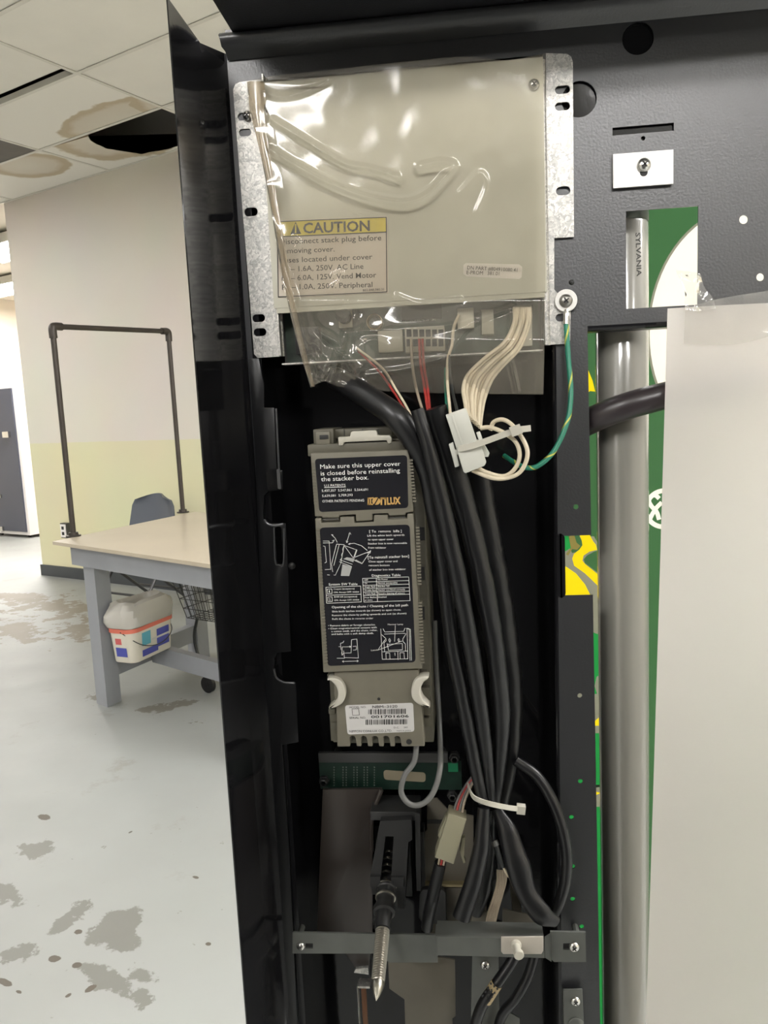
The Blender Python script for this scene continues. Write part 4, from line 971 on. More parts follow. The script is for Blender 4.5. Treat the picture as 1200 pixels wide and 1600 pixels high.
# top: connector blocks and latch handle
block('top_block', 489, 671, 522, 699, .612, .66, MT['beigedk'], bv, .0006); block('top_block_face', 493, 675, 516, 697, .6095, .613, MT['beige'], bv, .0006); block('top_block_slot', 499, 680, 513, 686, .6088, .6096, MT['dark'], bv, .0002)
block('top_rail', 520, 671, 613, 682, .622, .66, MT['beigedk'], bv, .0008)
for x in (537, 566, 590): block('top_rail_joint', x, 670, x + 1.6, 681, .6212, .6222, MT['dark'], bv, 0)
bm = prism(bmesh.new(), pxs([(528, 683), (547, 682), (548, 676), (550, 674), (586, 672), (589, 674), (590, 680), (609, 680), (612, 684), (612, 692), (606, 693), (604, 688), (538, 691), (536, 696), (529, 696)], .606), .606, .612); bmesh.ops.recalc_face_normals(bm, faces=bm.faces); bev(bm, .0007)
lh = mk('latch_handle', bm, mat('pale_latch_plastic', (.42, .40, .34), .4), bv); lh['label'] = 'pale latch handle on top of the validator'
block('latch_shadow_bar', 538, 690, 606, 696, .611, .616, MT['dark'], bv, .0003)
block('top_ledge', 480, 695, 634, 707, .608, .66, MT['beigedk'], bv, .001)
# covers
def cover(nm, pts, Y0, Y1, r=.0016): 
    bm = prism(bmesh.new(), pxs(pts, Y0), Y0, Y1); bmesh.ops.recalc_face_normals(bm, faces=bm.faces); bev(bm, r, 3, 60); return mk(nm, bm, MT['beige'], bv)
uc = cover('upper_cover', [(485, 708), (637, 703), (642, 722), (646, 800), (634, 801.5), (634, 805), (607, 806), (607, 802), (582, 803), (582, 813), (556, 815), (556, 804), (530, 805.5), (530, 809), (503, 809.5), (503, 807), (492, 807.5)], YV, YV + .024, .0009)
lc = cover('lower_cover', [(492, 810), (502, 809.5), (502, 817), (531, 816), (531, 808), (553, 807), (554, 817), (584, 815.5), (584, 805), (606, 804.5), (606, 812), (636, 810.5), (636, 803), (646, 802.5), (660, 1045), (505, 1051)], YV + .0006, YV + .026, .0009)
for x0, x1, y in ((503, 531, 811.5), (607, 635, 808.5)):
    mk('hinge_pin', tube(bmesh.new(), [P(x0 + 1, y, YV + .006), P(x1 - 1, y - 1, YV + .006)], .0016, 10, smooth=False), MT['steel'], bv)
    block('hinge_well', x0, y - 5, x1, y + 6, YV + .009, YV + .011, MT['dark'], bv, 0)
bm = bmesh.new()
for k in range(14): prism(bm, rect(486.5 + k * .32, 722 + k * 4.9, 491 + k * .32, 724.6 + k * 4.9, YV - .0004), YV - .0008, YV + .002); prism(bm, rect(638.5 + k * .5, 718 + k * 4.9, 645 + k * .4, 720.6 + k * 4.9, YV - .0004), YV - .0008, YV + .002)
mk('grip_ridges', bm, MT['beige'], uc, False, kind='stuff')
bm = bmesh.new()
for k in range(44):
    if 18 < k < 24: continue
    y = 826 + k * 4.9; prism(bm, rect(494 + k * .30, y, 499.5 + k * .30, y + 2.6, YV - .0002), YV - .0006, YV + .002); prism(bm, rect(649.5 + k * .17, y - 3, 655.5 + k * .17, y - .4, YV - .0002), YV - .0006, YV + .002)
mk('grip_ridges', bm, MT['beige'], lc, False, kind='stuff')
# chute below the covers, with slotted bottom
ch_o = [(512, 1050), (660, 1044), (668, 1100)]
q = [(513, 1052), (519, 1052), (519, 1058), (655, 1053), (655, 1048), (660, 1048), (662, 1166)]
xs = [547, 564.5, 582, 599.5, 617]
bot = [(662, 1166)] + [(632, 1166.5)]
for x in reversed(xs): bot += [(x + 10.5, 1166.3), (x + 8.5, 1153.5), (x + 6.5, 1150.8), (x + 2.5, 1150.2), (x - .5, 1152.5), (x, 1166.5)]
bot += [(527, 1166.8)]
q = [(522, 1050), (654, 1046), (660, 1122), (661, 1135), (663.5, 1166)] + bot[1:] + [(526, 1118), (522, 1085)]
cover('chute', q, YV + .005, YV + .022, .0006)
block('chute_backing', 545, 1140, 630, 1161, YV + .016, YV + .03, MT['beigedk'], bv, .0004)
hn = bv
for x, y, r in ((592, 1092, 2.6), (639, 1159, 4.6)):
    mk('pin_hole', flat(bmesh.new(), disc(x, y, YV + .0049, r), YV + .0049, .0003), MT['dark'], bv, False)
def crescent(pts, nm='release_latch'):
    bm = prism(bmesh.new(), [Vector((p.x, 0, p.z)) for p in crom(pxs(pts, YV), 5)], YV - .001, YV + .012); bmesh.ops.recalc_face_normals(bm, faces=bm.faces); bev(bm, .0012, 3, 50)
    o = mk(nm, bm, MT['white'], bv); o['label'] = 'white crescent release latch'; return o
crescent([(510, 1061), (518, 1059), (530, 1062), (538, 1072), (540, 1085), (536, 1097), (526, 1104), (514, 1107), (519, 1101), (526, 1094), (528, 1083), (525, 1072), (518, 1064)])
crescent([(671, 1057), (660, 1057), (649, 1062), (643, 1075), (644, 1090), (652, 1099), (662, 1103), (672, 1105), (667, 1099), (660, 1091), (657, 1079), (661, 1067), (668, 1061)])
# labels
def rlabel(nm, corners, Y, r, mt, parent, n=5):
    """rounded label from four pixel corners (tl,tr,br,bl)"""
    q = [P(x, y, Y) for x, y in corners]; r = r * Y / F; o = []
    for i in range(4):
        a, b, c = q[i - 1], q[i], q[(i + 1) % 4]; d0 = (a - b).normalized(); d1 = (c - b).normalized()
        p0, p1 = b + d0 * r, b + d1 * r
        for k in range(n + 1):
            t = k / n; o.append(p0.lerp(b, t).lerp(b.lerp(p1, t), t))
    return mk(nm, flat(bmesh.new(), o, Y, .00025), mt, parent, False)
ul = rlabel('upper_label', ((492, 717), (636, 711), (638, 793.5), (499, 800)), YV, 6, MT['labelk'], bv); ul['label'] = 'black upper label about closing the cover, with a gold logo'
Yt = YV - .0004
text(ul, MT['print'], [('Make sure this upper cover', 500.5, 732.5, 626, 727.5, 7.2), ('is closed before reinstalling', 501.5, 743, 625, 738, 7.2), ('the stacker box.', 502, 752, 576, 749, 7.2),
    ('U.S PATENTS', 507, 760.5, 540, 759.5, 3.9), ('5,437,357  5,547,061  5,564,691', 503, 768.5, 575, 766.5, 3.9), ('5,639,081  5,709,293', 503.5, 776.5, 551, 775, 3.9), ('OTHER PATENTS PENDING', 504, 785, 569, 783.5, 4.1)], Yt)
mk('underline', strokes(bmesh.new(), [[(507, 761.8), (540, 760.8)]], .8, Yt), MT['print'], ul, False)
text(ul, MT['gold'], [('LUX', 605, 788, 626.5, 787, 11)], Yt, 'logo', .05)
bm = strokes(bmesh.new(), [[(583, 778), (575.5, 778.5), (575.5, 788), (582, 788)], [(579, 778), (579, 788)]], 2.2, Yt); bmx = strokes(bm, [[(596, 788), (596, 778.5), (602, 778.5), (602, 788)]], 2.8, Yt); 
cq = P(588, 783, Yt)
prism(bm, [Vector((cq.x + .0033 * cos(2 * pi * i / 20), Yt, cq.z + .0030 * sin(2 * pi * i / 20))) for i in range(20)], Yt - .0003, Yt - .0001)
mk('logo', bm, MT['gold'], ul, False)
mk('logo_slash', strokes(bmesh.new(), [[(584.5, 789), (591.5, 777.5)]], 1.6, Yt - .0004), MT['labelk'], ul, False)
ll = rlabel('lower_label', ((499.5, 824.5), (640, 819.5), (649.5, 1034.5), (512, 1040.5)), YV + .0006, 7, MT['labelk'], bv); ll['label'] = 'black lower label with instructions, tables and line drawings'
Yt = YV + .0002
def Z(x, y): return 480 + x / 6, 800 + y / 6
L_ = []
def zl(s, x0, y0, x1, y1, h): a = Z(x0, y0); b = Z(x1, y1); L_.append((s, a[0], a[1], b[0], b[1], h))
zl('[ To  remove  bills ]', 583, 192, 885, 188, 4.0); zl('Lift the white latch upwards', 565, 230, 912, 222, 3.2); zl('to open upper cover', 570, 266, 810, 262, 3.2); zl('Stacker box is now removable', 570, 304, 936, 298, 3.2); zl('from validator', 572, 342, 740, 342, 3.2)
zl('[To reinstall stacker box]', 570, 438, 955, 424, 4.4); zl('Close upper cover and', 576, 472, 846, 468, 3.2); zl('reinsert bottom', 578, 508, 772, 506, 3.2); zl('of stacker box into validator', 582, 550, 925, 542, 3.2)
zl('Diagnostics Table', 607, 606, 876, 600, 4.0); zl('System SW Table', 203, 688, 472, 684, 4.0)
zl('OFF', 536, 645, 572, 643, 2.7); zl('No Power', 662, 640, 757, 636, 2.7); zl('ON', 538, 676, 562, 675, 2.7); zl('Normal (acceptable)', 662, 672, 846, 668, 2.7); zl('Single flash', 538, 709, 640, 706, 2.7); zl('Stacker full', 664, 704, 770, 700, 2.7)
zl('Double flash', 540, 742, 648, 740, 2.7); zl('Stacker not fitted correctly', 666, 738, 918, 730, 2.7); zl('Triple flash', 542, 774, 642, 772, 2.7); zl('Require cleaning of sensors', 666, 772, 915, 764, 2.7); zl('Four flashes', 540, 808, 652, 805, 2.7); zl('or more', 540, 832, 612, 830, 2.7); zl('Disabled', 666, 804, 744, 802, 2.7)
zl('Coupon (acceptance)', 248, 728, 444, 724, 2.7); zl('ON: Accept OFF: Inhibit', 250, 760, 486, 754, 2.7); zl('$100 bill (acceptance)', 254, 802, 468, 798, 2.7); zl('ON: Accept OFF: Inhibit', 254, 834, 488, 828, 2.7); zl('1', 204, 754, 213, 754, 4); zl('2', 206, 830, 220, 829, 4)
zl('Opening of the chute / Cleaning of the bill path', 232, 902, 946, 882, 4.0); zl('Slide both latches inwards (as shown) to open chute.', 234, 940, 880, 922, 3.0); zl('Remove the chute by pulling upwards and out (as shown)', 234, 976, 930, 956, 3.0); zl('Refit the chute in reverse order', 236, 1010, 620, 1002, 3.0)
zl('\u2022 Remove debris or foreign obstacles.', 198, 1072, 640, 1062, 3.0); zl('\u2022 Clean magnetic/optical sensors with', 200, 1100, 652, 1088, 3.0); zl('a cotton swab, and the chute, roller,', 228, 1126, 658, 1114, 3.0); zl('and belts with a soft damp cloth.', 228, 1152, 624, 1142, 3.0); zl('Monitor Lamp', 756, 1060, 900, 1057, 2.6); zl('Latch', 600, 1302, 662, 1298, 2.6)
text(ll, MT['print'], L_, Yt)
def ZZ(*ls): return [[Z(*p) for p in l] for l in ls]
mk('table_lines', strokes(bmesh.new(), ZZ([(175, 705), (502, 693), (508, 842), (182, 855), (175, 705)], [(178, 780), (505, 770)], [(188, 722), (232, 720), (234, 762), (190, 765), (188, 722)], [(192, 797), (234, 795), (236, 838), (194, 840), (192, 797)], [(520, 622), (952, 608), (965, 830), (532, 844), (520, 622)], [(648, 618), (660, 840)], [(524, 656), (954, 642)], [(526, 688), (956, 675)], [(528, 720), (958, 708)], [(530, 752), (960, 740)], [(531, 782), (962, 770)]), .65, Yt), MT['print'], ll, False)
dl = ZZ([(150, 272), (206, 272), (222, 540)], [(152, 290), (238, 288), (256, 262), (236, 270)], [(152, 318), (168, 322), (180, 470), (166, 476)], [(168, 540), (222, 536)], [(228, 212), (262, 244), (282, 284)], [(228, 212), (244, 214)], [(400, 192), (370, 286)], [(390, 208), (400, 192), (410, 210)], [(366, 268), (370, 288), (384, 276)], [(386, 300), (440, 292), (510, 316), (564, 360)], [(386, 300), (404, 292)], [(386, 300), (402, 306)],
    [(276, 300), (348, 306), (316, 480), (264, 592), (250, 590)], [(276, 300), (228, 490), (240, 560)], [(300, 306), (250, 500)], [(344, 316), (332, 350), (338, 372), (322, 400), (328, 424), (310, 452)], [(352, 320), (432, 430), (468, 356), (350, 314)], [(440, 426), (594, 366), (514, 484), (440, 452)], [(308, 448), (424, 490)], [(302, 466), (416, 510)], [(596, 360), (566, 386)], [(596, 360), (590, 386)], [(190, 588), (210, 590)],
    [(296, 1262), (312, 1262)], [(344, 1208), (336, 1224), (312, 1230), (318, 1290)], [(326, 1340), (328, 1264), (410, 1262)], [(398, 1254), (410, 1262), (398, 1270)], [(342, 1300), (350, 1370), (280, 1370)], [(350, 1322), (412, 1320), (416, 1196), (466, 1190), (480, 1368), (354, 1364)], [(430, 1260), (460, 1256), (462, 1290), (432, 1294)], [(330, 1400), (480, 1396)], [(342, 1392), (330, 1400), (342, 1408)], [(468, 1388), (480, 1396), (468, 1404)], [(322, 1320), (330, 1342), (340, 1322)],
    [(690, 1096), (704, 1380), (944, 1376), (936, 1092)], [(712, 1094), (728, 1124), (906, 1118), (916, 1088)], [(724, 1144), (920, 1136)], [(700, 1150), (738, 1186), (740, 1206), (720, 1226), (726, 1308)], [(928, 1140), (896, 1190), (900, 1215), (920, 1236), (922, 1300)], [(750, 1232), (762, 1296), (894, 1290), (892, 1232), (750, 1240)], [(826, 1066), (820, 1212)], [(662, 1294), (730, 1196)], [(662, 1294), (892, 1208)], [(764, 1196), (772, 1184), (782, 1204), (774, 1222), (764, 1196)], [(850, 1196), (858, 1184), (868, 1204), (860, 1220), (850, 1196)], [(706, 1310), (944, 1302)], [(740, 1376), (738, 1320), (774, 1322), (776, 1376)], [(850, 1310), (852, 1384)], [(872, 1374), (870, 1318), (908, 1318), (912, 1374)], [(926, 1090), (956, 1098), (964, 1390)], [(940, 1088), (968, 1100), (978, 1390)], [(822, 1320), (824, 1344)])
mk('drawing_lines', strokes(bmesh.new(), dl, .62, Yt), MT['print'], ll, False, kind='stuff')
bm = flat(bmesh.new(), pxs([Z(370, 424), Z(446, 436), Z(432, 470), Z(340, 440)], Yt), Yt); flat(bm, pxs([Z(330, 490), Z(420, 512), Z(394, 600), Z(316, 598)], Yt), Yt); flat(bm, pxs([Z(456, 356), Z(468, 360), Z(448, 424), Z(438, 412)], Yt), Yt); flat(bm, pxs([Z(456, 444), Z(510, 474), Z(508, 484), Z(452, 456)], Yt), Yt)
mk('drawing_fill', bm, mat('grey_print', (.30, .30, .29), .6), ll, False)
sl = rlabel('serial_label', ((539, 1102), (645.5, 1098), (647.5, 1143), (543, 1147.5)), YV + .005, 5, MT['labelw'], bv); sl['label'] = 'white serial number label with two bar codes'
Yt = YV + .0046
text(sl, MT['printk'], [('MODEL NO.', 546, 1106.8, 572.5, 1106, 3.7), ('NBM\u20133120', 582, 1106.5, 621, 1105.5, 5), ('SERIAL NO.', 546, 1123, 572, 1122.5, 3.7), ('D.C.', 615.5, 1138, 624, 1138, 3.2), ('341', 631, 1137.7, 637, 1137.5, 3.2), ('NIPPON CONLUX CO.,LTD.', 546, 1144.3, 613, 1143.3, 4.1), ('MADE IN JAPAN', 620, 1143, 642, 1142.3, 2.6)], Yt)
text(sl, MT['printk'], [('001701606', 580, 1121.8, 639, 1120.5, 4.4)], Yt, bold=.02)
random.seed(3); bm = bmesh.new()
for x0, x1, y in ((576, 636, 1108.3), (572, 637.5, 1124.6)):
    x = x0
    while x < x1:
        w_ = random.choice((.7, .7, 1.2, 1.7)); strokes(bm, [[(x, y + .3 - (x - x0) * .015), (x, y + 7.3 - (x - x0) * .015)]], w_, Yt); x += w_ + random.choice((.8, 1.1, 1.6))
mk('bar_code', bm, MT['printk'], sl, False)
mk('label_box', strokes(bmesh.new(), [[(550, 1107.8), (560.5, 1107.4), (561.5, 1117), (551, 1117.5), (550, 1107.8)]], .6, Yt), MT['printk'], sl, False)

# ================================================================ WIRING
def Q(pts): return [P(x, y, Y) for x, y, Y in pts]
def sleeve(label, pts, rpx, sy=.8, mt=None, grp='black cable sleeves in the recess', lump=.10, name='cable_sleeve', cat='cable'):
    r = [q * .62 / F for q in rpx] if isinstance(rpx, (list, tuple)) else rpx * .62 / F
    o = mk(name, tube(bmesh.new(), Q(pts), r, 14, 10, sy, lump=lump), mt or MT['sleeve'], ang=80); tag(o, label, cat, grp); return o
sleeve('broad black cable sleeve from under the bag, crossing the validator top corner', [(522, 590, .634), (572, 618, .618), (618, 650, .604), (648, 690, .603), (668, 740, .606), (679, 800, .609), (693, 880, .612), (706, 1000, .617), (727, 1110, .625), (743, 1200, .630), (755, 1255, .630)], [17, 19, 19, 18, 15, 14, 13, 12, 12, 11, 8])
sleeve('slim black cable sleeve with a thin white wire entering its open top', [(652, 640, .592), (674, 715, .591), (705, 850, .596), (731, 980, .607), (750, 1100, .621), (762, 1195, .632), (767, 1255, .634)], [10, 11, 13, 13, 12, 10, 8])
sleeve('black cable sleeve with red wires entering its wide cut top', [(680, 637, .607), (703, 715, .611), (733, 815, .614), (757, 920, .616), (774, 1020, .624), (783, 1120, .634), (779, 1200, .640), (774, 1255, .642)], [17, 18, 18, 17, 16, 15, 12, 8])
sleeve('wide flat black cable sleeve hanging behind the white connector', [(748, 735, .650), (766, 850, .656), (784, 950, .661), (797, 1050, .664), (801, 1130, .664), (796, 1200, .658), (785, 1258, .651)], [18, 21, 21, 20, 17, 13, 9])
sleeve('black sleeve tail with a cut end, left of the two below the cable tie', [(756, 1262, .629), (752, 1320, .624), (739, 1380, .621), (721, 1434, .619)], [10, 13, 15, 15])
sleeve('thinner black sleeve tail behind the cut one below the cable tie', [(766, 1264, .643), (765, 1330, .650), (756, 1390, .654), (742, 1428, .656)], [8, 10, 12, 11])
sleeve('twisted flat black sleeve running from the cable tie down to the right of the bar', [(776, 1264, .640), (793, 1300, .634), (808, 1350, .628), (822, 1395, .624), (846, 1428, .622), (870, 1441, .624)], [9, 17, 21, 17, 19, 10], .55)
sleeve('black cable bowing out in a loop over the right strip', [(806, 1188, .650), (840, 1214, .645), (868, 1262, .640), (884, 1320, .637), (884, 1372, .636), (872, 1415, .636), (860, 1436, .640)], [9, 9.5, 9.5, 9.5, 9.5, 9, 9], 1, lump=.03)
o = sleeve('grey round cord looping below the validator', [(651, 1160, .618), (647, 1190, .614), (632, 1212, .612), (627, 1238, .612), (640, 1256, .612), (660, 1256, .612), (677, 1238, .614), (687, 1205, .619), (688, 1170, .636), (685, 1100, .662), (681, 1030, .672), (679, 970, .676)], 4.6, 1, MT['cordg'], None, 0, 'grey_cord')
def wire(parent, pts, rp, mt, nm='wire', sub=8): return mk(nm, tube(bmesh.new(), Q(pts), rp * .63 / F, 8, sub), mt, parent, ang=80)
def ribbon(bm, pts, w, t, n=8):
    c = crom(pts, n); L = []
    for i, p in enumerate(c):
        d = (c[min(i + 1, len(c) - 1)] - c[max(i - 1, 0)]).normalized(); up = (Vector((0, 0, 1)) - d * d.z).normalized(); s = d.cross(up)
        L.append([bm.verts.new(p + up * w * a + s * t * b) for a, b in ((1, 1), (1, -1), (-1, -1), (-1, 1))])
    for a, b in zip(L, L[1:]):
        for k in range(4): bm.faces.new([a[k], a[(k + 1) % 4], b[(k + 1) % 4], b[k]])
    bm.faces.new(L[0][::-1]); bm.faces.new(L[-1]); return bm
# white connector with its bundle of aged white wires
wh = thing('wire_harness', 'aged white wire bundle with a white plug connector hanging below the control box', 'wiring', P(735, 740, .62))
st = [(804 + k * 3.4, 482, .654) for k in range(8)]; md = [(813, 519), (820, 528)]
for k in range(8):
    f = k / 7
    def lp(a, b): return a + (b - a) * f
    j = (k % 3 - 1) * .0022
    wire(wh, [(lp(804, 828), 481, .653), (lp(803, 827), 505, .648 + j), (lp(788, 812), lp(535, 543), .643 + j), (lp(757, 785), lp(560, 572), .639 + j), (lp(731, 768), lp(586, 594), .635 + j), (lp(724, 757), lp(608, 622), .622 + j), (lp(727, 752), lp(630, 648), .608 + j), (lp(730, 750), lp(650, 668), .597)], 3.1, MT['wirew'])
def cbox(corners, Y0, Y1, mt, nm, parent, b=.0008):
    bm = prism(bmesh.new(), pxs(corners, Y0), Y0, Y1); bmesh.ops.recalc_face_normals(bm, faces=bm.faces); bev(bm, b); return mk(nm, bm, mt, parent)
nyl = mat('milky_nylon', (.52, .52, .47), .35, var=.06, vscale=40)
pg = cbox([(696, 648), (728, 637), (746, 690), (714, 703)], 0.587, 0.601, nyl, 'plug', wh)
cbox([(705, 650), (708, 649), (724, 697), (721, 698)], 0.5858, 0.5875, nyl, 'plug_rib', pg, .0003)
sk = cbox([(713, 700), (749, 687), (760, 722), (757, 728), (727, 740), (724, 737)], 0.584, 0.604, nyl, 'socket', wh)
cbox([(701, 694), (708, 691), (711, 703), (718, 702), (720, 708), (714, 711), (718, 728), (711, 731)], 0.59, 0.598, nyl, 'clip_ear', sk, .0006)
cbox([(744, 676), (750, 674), (757, 694), (765, 708), (763, 714), (756, 714), (752, 700)], 0.588, 0.596, nyl, 'clip_ear', sk, .0006)
wire(wh, [(751, 669, 0.594), (766, 668, 0.592), (787, 676, 0.586), (806, 691, 0.582), (812, 712, 0.58), (804, 733, 0.582), (787, 744, 0.585), (762, 739, 0.588), (745, 730, 0.591)], 3.2, MT['wirew'])
wire(wh, [(766, 672, 0.6), (772, 659, 0.598), (787, 656, 0.592), (803, 667, 0.585), (820, 692, 0.58), (824, 713, 0.578), (814, 736, 0.58), (796, 746, 0.583), (770, 747, 0.586), (738, 735, 0.592)], 3.2, MT['wirew'])
tie = tag(mk('cable_tie', ribbon(bmesh.new(), Q([(716, 701, 0.5825), (733, 698, 0.5815), (757, 690, 0.579), (790, 678, 0.5765), (808, 672, 0.576), (829, 669, 0.58)]), .0023, .0005), MT['white']), 'white cable tie wrapped round the upper plug and its wire loop', 'cable tie')
bm = obox(bmesh.new(), P(806, 672.5, 0.5755), Vector((.95, 0, .3)).normalized(), Vector((0, 1, 0)), Vector((-.3, 0, .95)).normalized(), .004, .0025, .0036); bev(bm, .0008); mk('tie_head', bm, MT['white'], tie)
# thin loose wires coming from the board
lw = thing('loose_wires', 'thin red, white and black wires running from the circuit board down into the sleeves', 'wiring', P(670, 645, .63))
for dx_, m_ in ((0, 'wirer'), (5, 'wirer'), (-13, 'wireb')): wire(lw, [(655 + dx_, 530, .654), (657 + dx_, 567, .645), (663 + dx_, 605, .632), (669 + dx_ * .6, 645, .612)], 2.2, MT[m_])
wire(lw, [(556, 543, .652), (597, 575, .640), (619, 609, .620), (632, 630, .609), (643, 650, .602)], 1.9, MT['wirew'])
wire(lw, [(560, 548, .654), (592, 580, .642), (615, 612, .622), (640, 652, .604)], 1.9, MT['wirer'])
wire(lw, [(717, 492, .654), (709, 512, .648), (706, 540, .642), (700, 560, .640), (699, 595, .630), (704, 650, .596)], 2.4, MT['wirew'])
wire(lw, [(704, 530, .652), (701, 551, .642), (705, 600, .630), (715, 645, .596)], 2.4, MT['wirek'])
wire(lw, [(696, 575, .645), (696, 610, .636), (699, 650, .625)], 2, MT['wireg'])
# ground lead
gl = thing('ground_lead', 'green and yellow ground lead with ring terminal screwed to the right flange', 'wire', P(884, 500, .645))
c = P(884, 470, .651)
bm = lathe(bmesh.new(), c, NY, [(0, .0090), (.0014, .0090), (.0018, .0086), (.0018, .0052), (.0010, .0050)], 32); mk('washer', bm, mat('washer_zinc', (.66, .65, .62), .5, metal=.3), gl)
screw(884, 470, .6492, 10, gl, mt=mat('dull_screw', (.30, .29, .27), .35, metal=1))
mk('ring_terminal', tube(bmesh.new(), Q([(884, 484, .6485), (884.5, 492, .6475), (884.5, 507, .6465)]), [.0016, .0024, .0026], 10, 4), MT['steel'], gl)
gp = [(884.5, 504, .6465), (888, 560, .644), (892, 615, .640), (886, 660, .636), (866, 704, .632), (842, 727, .63), (824, 731, .632), (806, 724, .642), (788, 712, .655)]
wire(gl, gp, 4.0, MT['wireg'])
cp_ = crom(Q(gp), 16); bm = bmesh.new(); prev = None
for i, p in enumerate(cp_):
    a = i * .30; d = (cp_[min(i + 1, len(cp_) - 1)] - cp_[max(0, i - 1)]).normalized(); s = d.cross(Vector((0, 1, 0))).normalized(); w_ = d.cross(s)
    cur = [bm.verts.new(p + (s * cos(a + o_) + w_ * sin(a + o_)) * (4.0 * .63 / F * 1.03)) for o_ in (-.35, 0, .35)]
    if prev: bm.faces.new([prev[0], prev[1], cur[1], cur[0]]); bm.faces.new([prev[1], prev[2], cur[2], cur[1]])
    prev = cur
mk('yellow_stripe', bm, MT['wirey'], gl)

# ================================================================ LOWER RECESS
lb = thing('lower_circuit_board', 'narrow green circuit board on standoffs below the bill validator', 'circuit board', P(610, 1234, .70))
block('board', 498, 1189, 722, 1234, .700, .7016, MT['pcb2'], lb, 0)
block('board_shield', 497, 1177, 700, 1192, .697, .702, mat('dull_grey_shield', (.05, .05, .05), .5), lb, .0005)
bm = bmesh.new()
for cx in (521, 535, 540, 552, 557, 568, 573, 584):
    for k in range(8): prism(bm, rect(cx, 1198 + k * 4, cx + 1.8, 1199.9 + k * 4, .6998), .6994, .7)
mk('solder_dots', bm, mat('dull_solder', (.16, .17, .15), .4, metal=.5), lb, False, kind='stuff')
rlabel('board_label', ((599, 1203), (665, 1207), (665, 1222), (600, 1218)), .6998, 6, mat('tan_label', (.22, .19, .13), .5), lb)
block('green_chip', 700, 1192, 716, 1206, .698, .700, mat('bright_green_mask', (.01, .16, .07), .4), lb, 0)
for x, y in ((508, 1216), (710, 1180), (707, 1239)):
    bm = lathe(bmesh.new(), P(x, y, .703), NY, [(0, .0052), (.006, .0052), (.0062, .0040), (.0105, .0038), (.011, .0028), (.009, .0024)], 6, False); mk('standoff_nut', bm, MT['lockg'], lb, ang=20)
for nm, p_ in (('board_post', (520, 1196)), ('board_post', (690, 1196))):
    mk(nm, lathe(bmesh.new(), P(*p_, .7016), Vector((0, 1, 0)), [(0, .004), (.0336, .004)], 10), MT['lockg'], lb)
# smoked plate left of the lock
o = cover_o = mk('smoked_plate', (lambda b: (bmesh.ops.recalc_face_normals(b, faces=b.faces), bev(b, .0006), b)[2])(prism(bmesh.new(), pxs([(504, 1234), (597, 1233), (586, 1262), (582, 1300), (582, 1456), (576, 1522), (560, 1520), (540, 1490), (495, 1458)], .686), .686, .690)), MT['smoke'])
tag(o, 'brownish smoked plastic plate left of the lock', 'plate')
mk('plate_edge', tube(bmesh.new(), Q([(596, 1234, .684), (587, 1258, .682), (581, 1285, .682), (581, 1330, .683)]), .0022, 8), MT['smoke'], o)
mk('plate_post', lathe(bmesh.new(), P(540, 1300, .690), Vector((0, 1, 0)), [(0, .004), (.0445, .004)], 10), MT['lockg'], o)
o2 = tag(mk('steel_clip', prism(bmesh.new(), pxs([(553, 1520), (576, 1523), (575, 1512), (556, 1514)], .68), .68, .683), MT['galv']), 'small bright metal clip beside the bolt tip', 'clip')
o2 = thing('copper_strip', 'narrow brown strip in a metal holder at the bottom left of the recess', 'strip', P(568, 1640, .69))
block('strip', 564, 1544, 577, 1640, .690, .693, MT['copper'], o2, .0003); block('holder', 558.5, 1543, 563, 1640, .684, .696, MT['galv'], o2, .0004); block('holder_cap', 559, 1541, 578, 1545, .684, .696, MT['galv'], o2, .0004)
# lock
lk = thing('door_lock', 'dark metal door lock with a long threaded pointed bolt sticking out', 'lock', P(610, 1420, .68))
block('frame_top', 578, 1268, 655, 1283, .668, .70, MT['lockg'], lk, .0012)
mk('frame_leg', (lambda b: (bev(b, .001), b)[1])(prism(bmesh.new(), pxs([(648, 1270), (656, 1272), (658, 1392), (651, 1392)], .666), .666, .69)), MT['lockg'], lk)
mk('frame_leg', (lambda b: (bev(b, .0008), b)[1])(prism(bmesh.new(), pxs([(657, 1300), (662, 1300), (664, 1384), (659, 1386)], .672), .672, .69)), MT['lockg'], lk)
bm = prism(bmesh.new(), pxs([(594, 1283), (643, 1281), (644, 1312), (638, 1316), (632, 1420), (622, 1420), (619, 1398), (582, 1398), (578, 1372)], .660), .660, .70, [pxs([(602, 1307), (615, 1307), (611, 1376), (594, 1376)], .660)])
mk('lock_body', bm, MT['lockg'], lk, False)
mk('body_plate', (lambda b: (bev(b, .0006), b)[1])(prism(bmesh.new(), pxs([(578, 1370), (594, 1370), (594, 1380), (611, 1380), (611, 1371), (630, 1371), (630, 1386), (578, 1386)], .657), .657, .662)), MT['lockg'], lk)
block('slot_back', 592, 1300, 618, 1380, .676, .68, MT['dark'], lk, 0)
bm = bmesh.new()
for k in range(5):
    y = 1330 + k * 10.5; tube(bm, [P(602 - k * 1.6, y + 1, .668), P(607.5 - k * 1.4, y - 1, .664), P(613 - k * 1.1, y + 1, .668)], .0010, 6, 4)
mk('spring', bm, MT['bolt'], lk, kind='stuff')
b0, b1 = P(604, 1384, .662), P(588, 1563, .5600)
ax = (b1 - b0); BL = ax.length; ax.normalize(); u_ = .662 / F
prof = [(0, 17 * u_), (.004, 17 * u_), (.005, 15 * u_), (.009, 15 * u_), (.010, 17 * u_), (.013, 17 * u_), (.014, 14.5 * u_), (.02, 15 * u_), (.024, 18.5 * u_), (.028, 18.5 * u_), (.029, 14 * u_), (BL * .42, 12.5 * u_)]
mk('bolt_collar', lathe(bmesh.new(), b0, ax, prof, 24), MT['lockg'], lk)
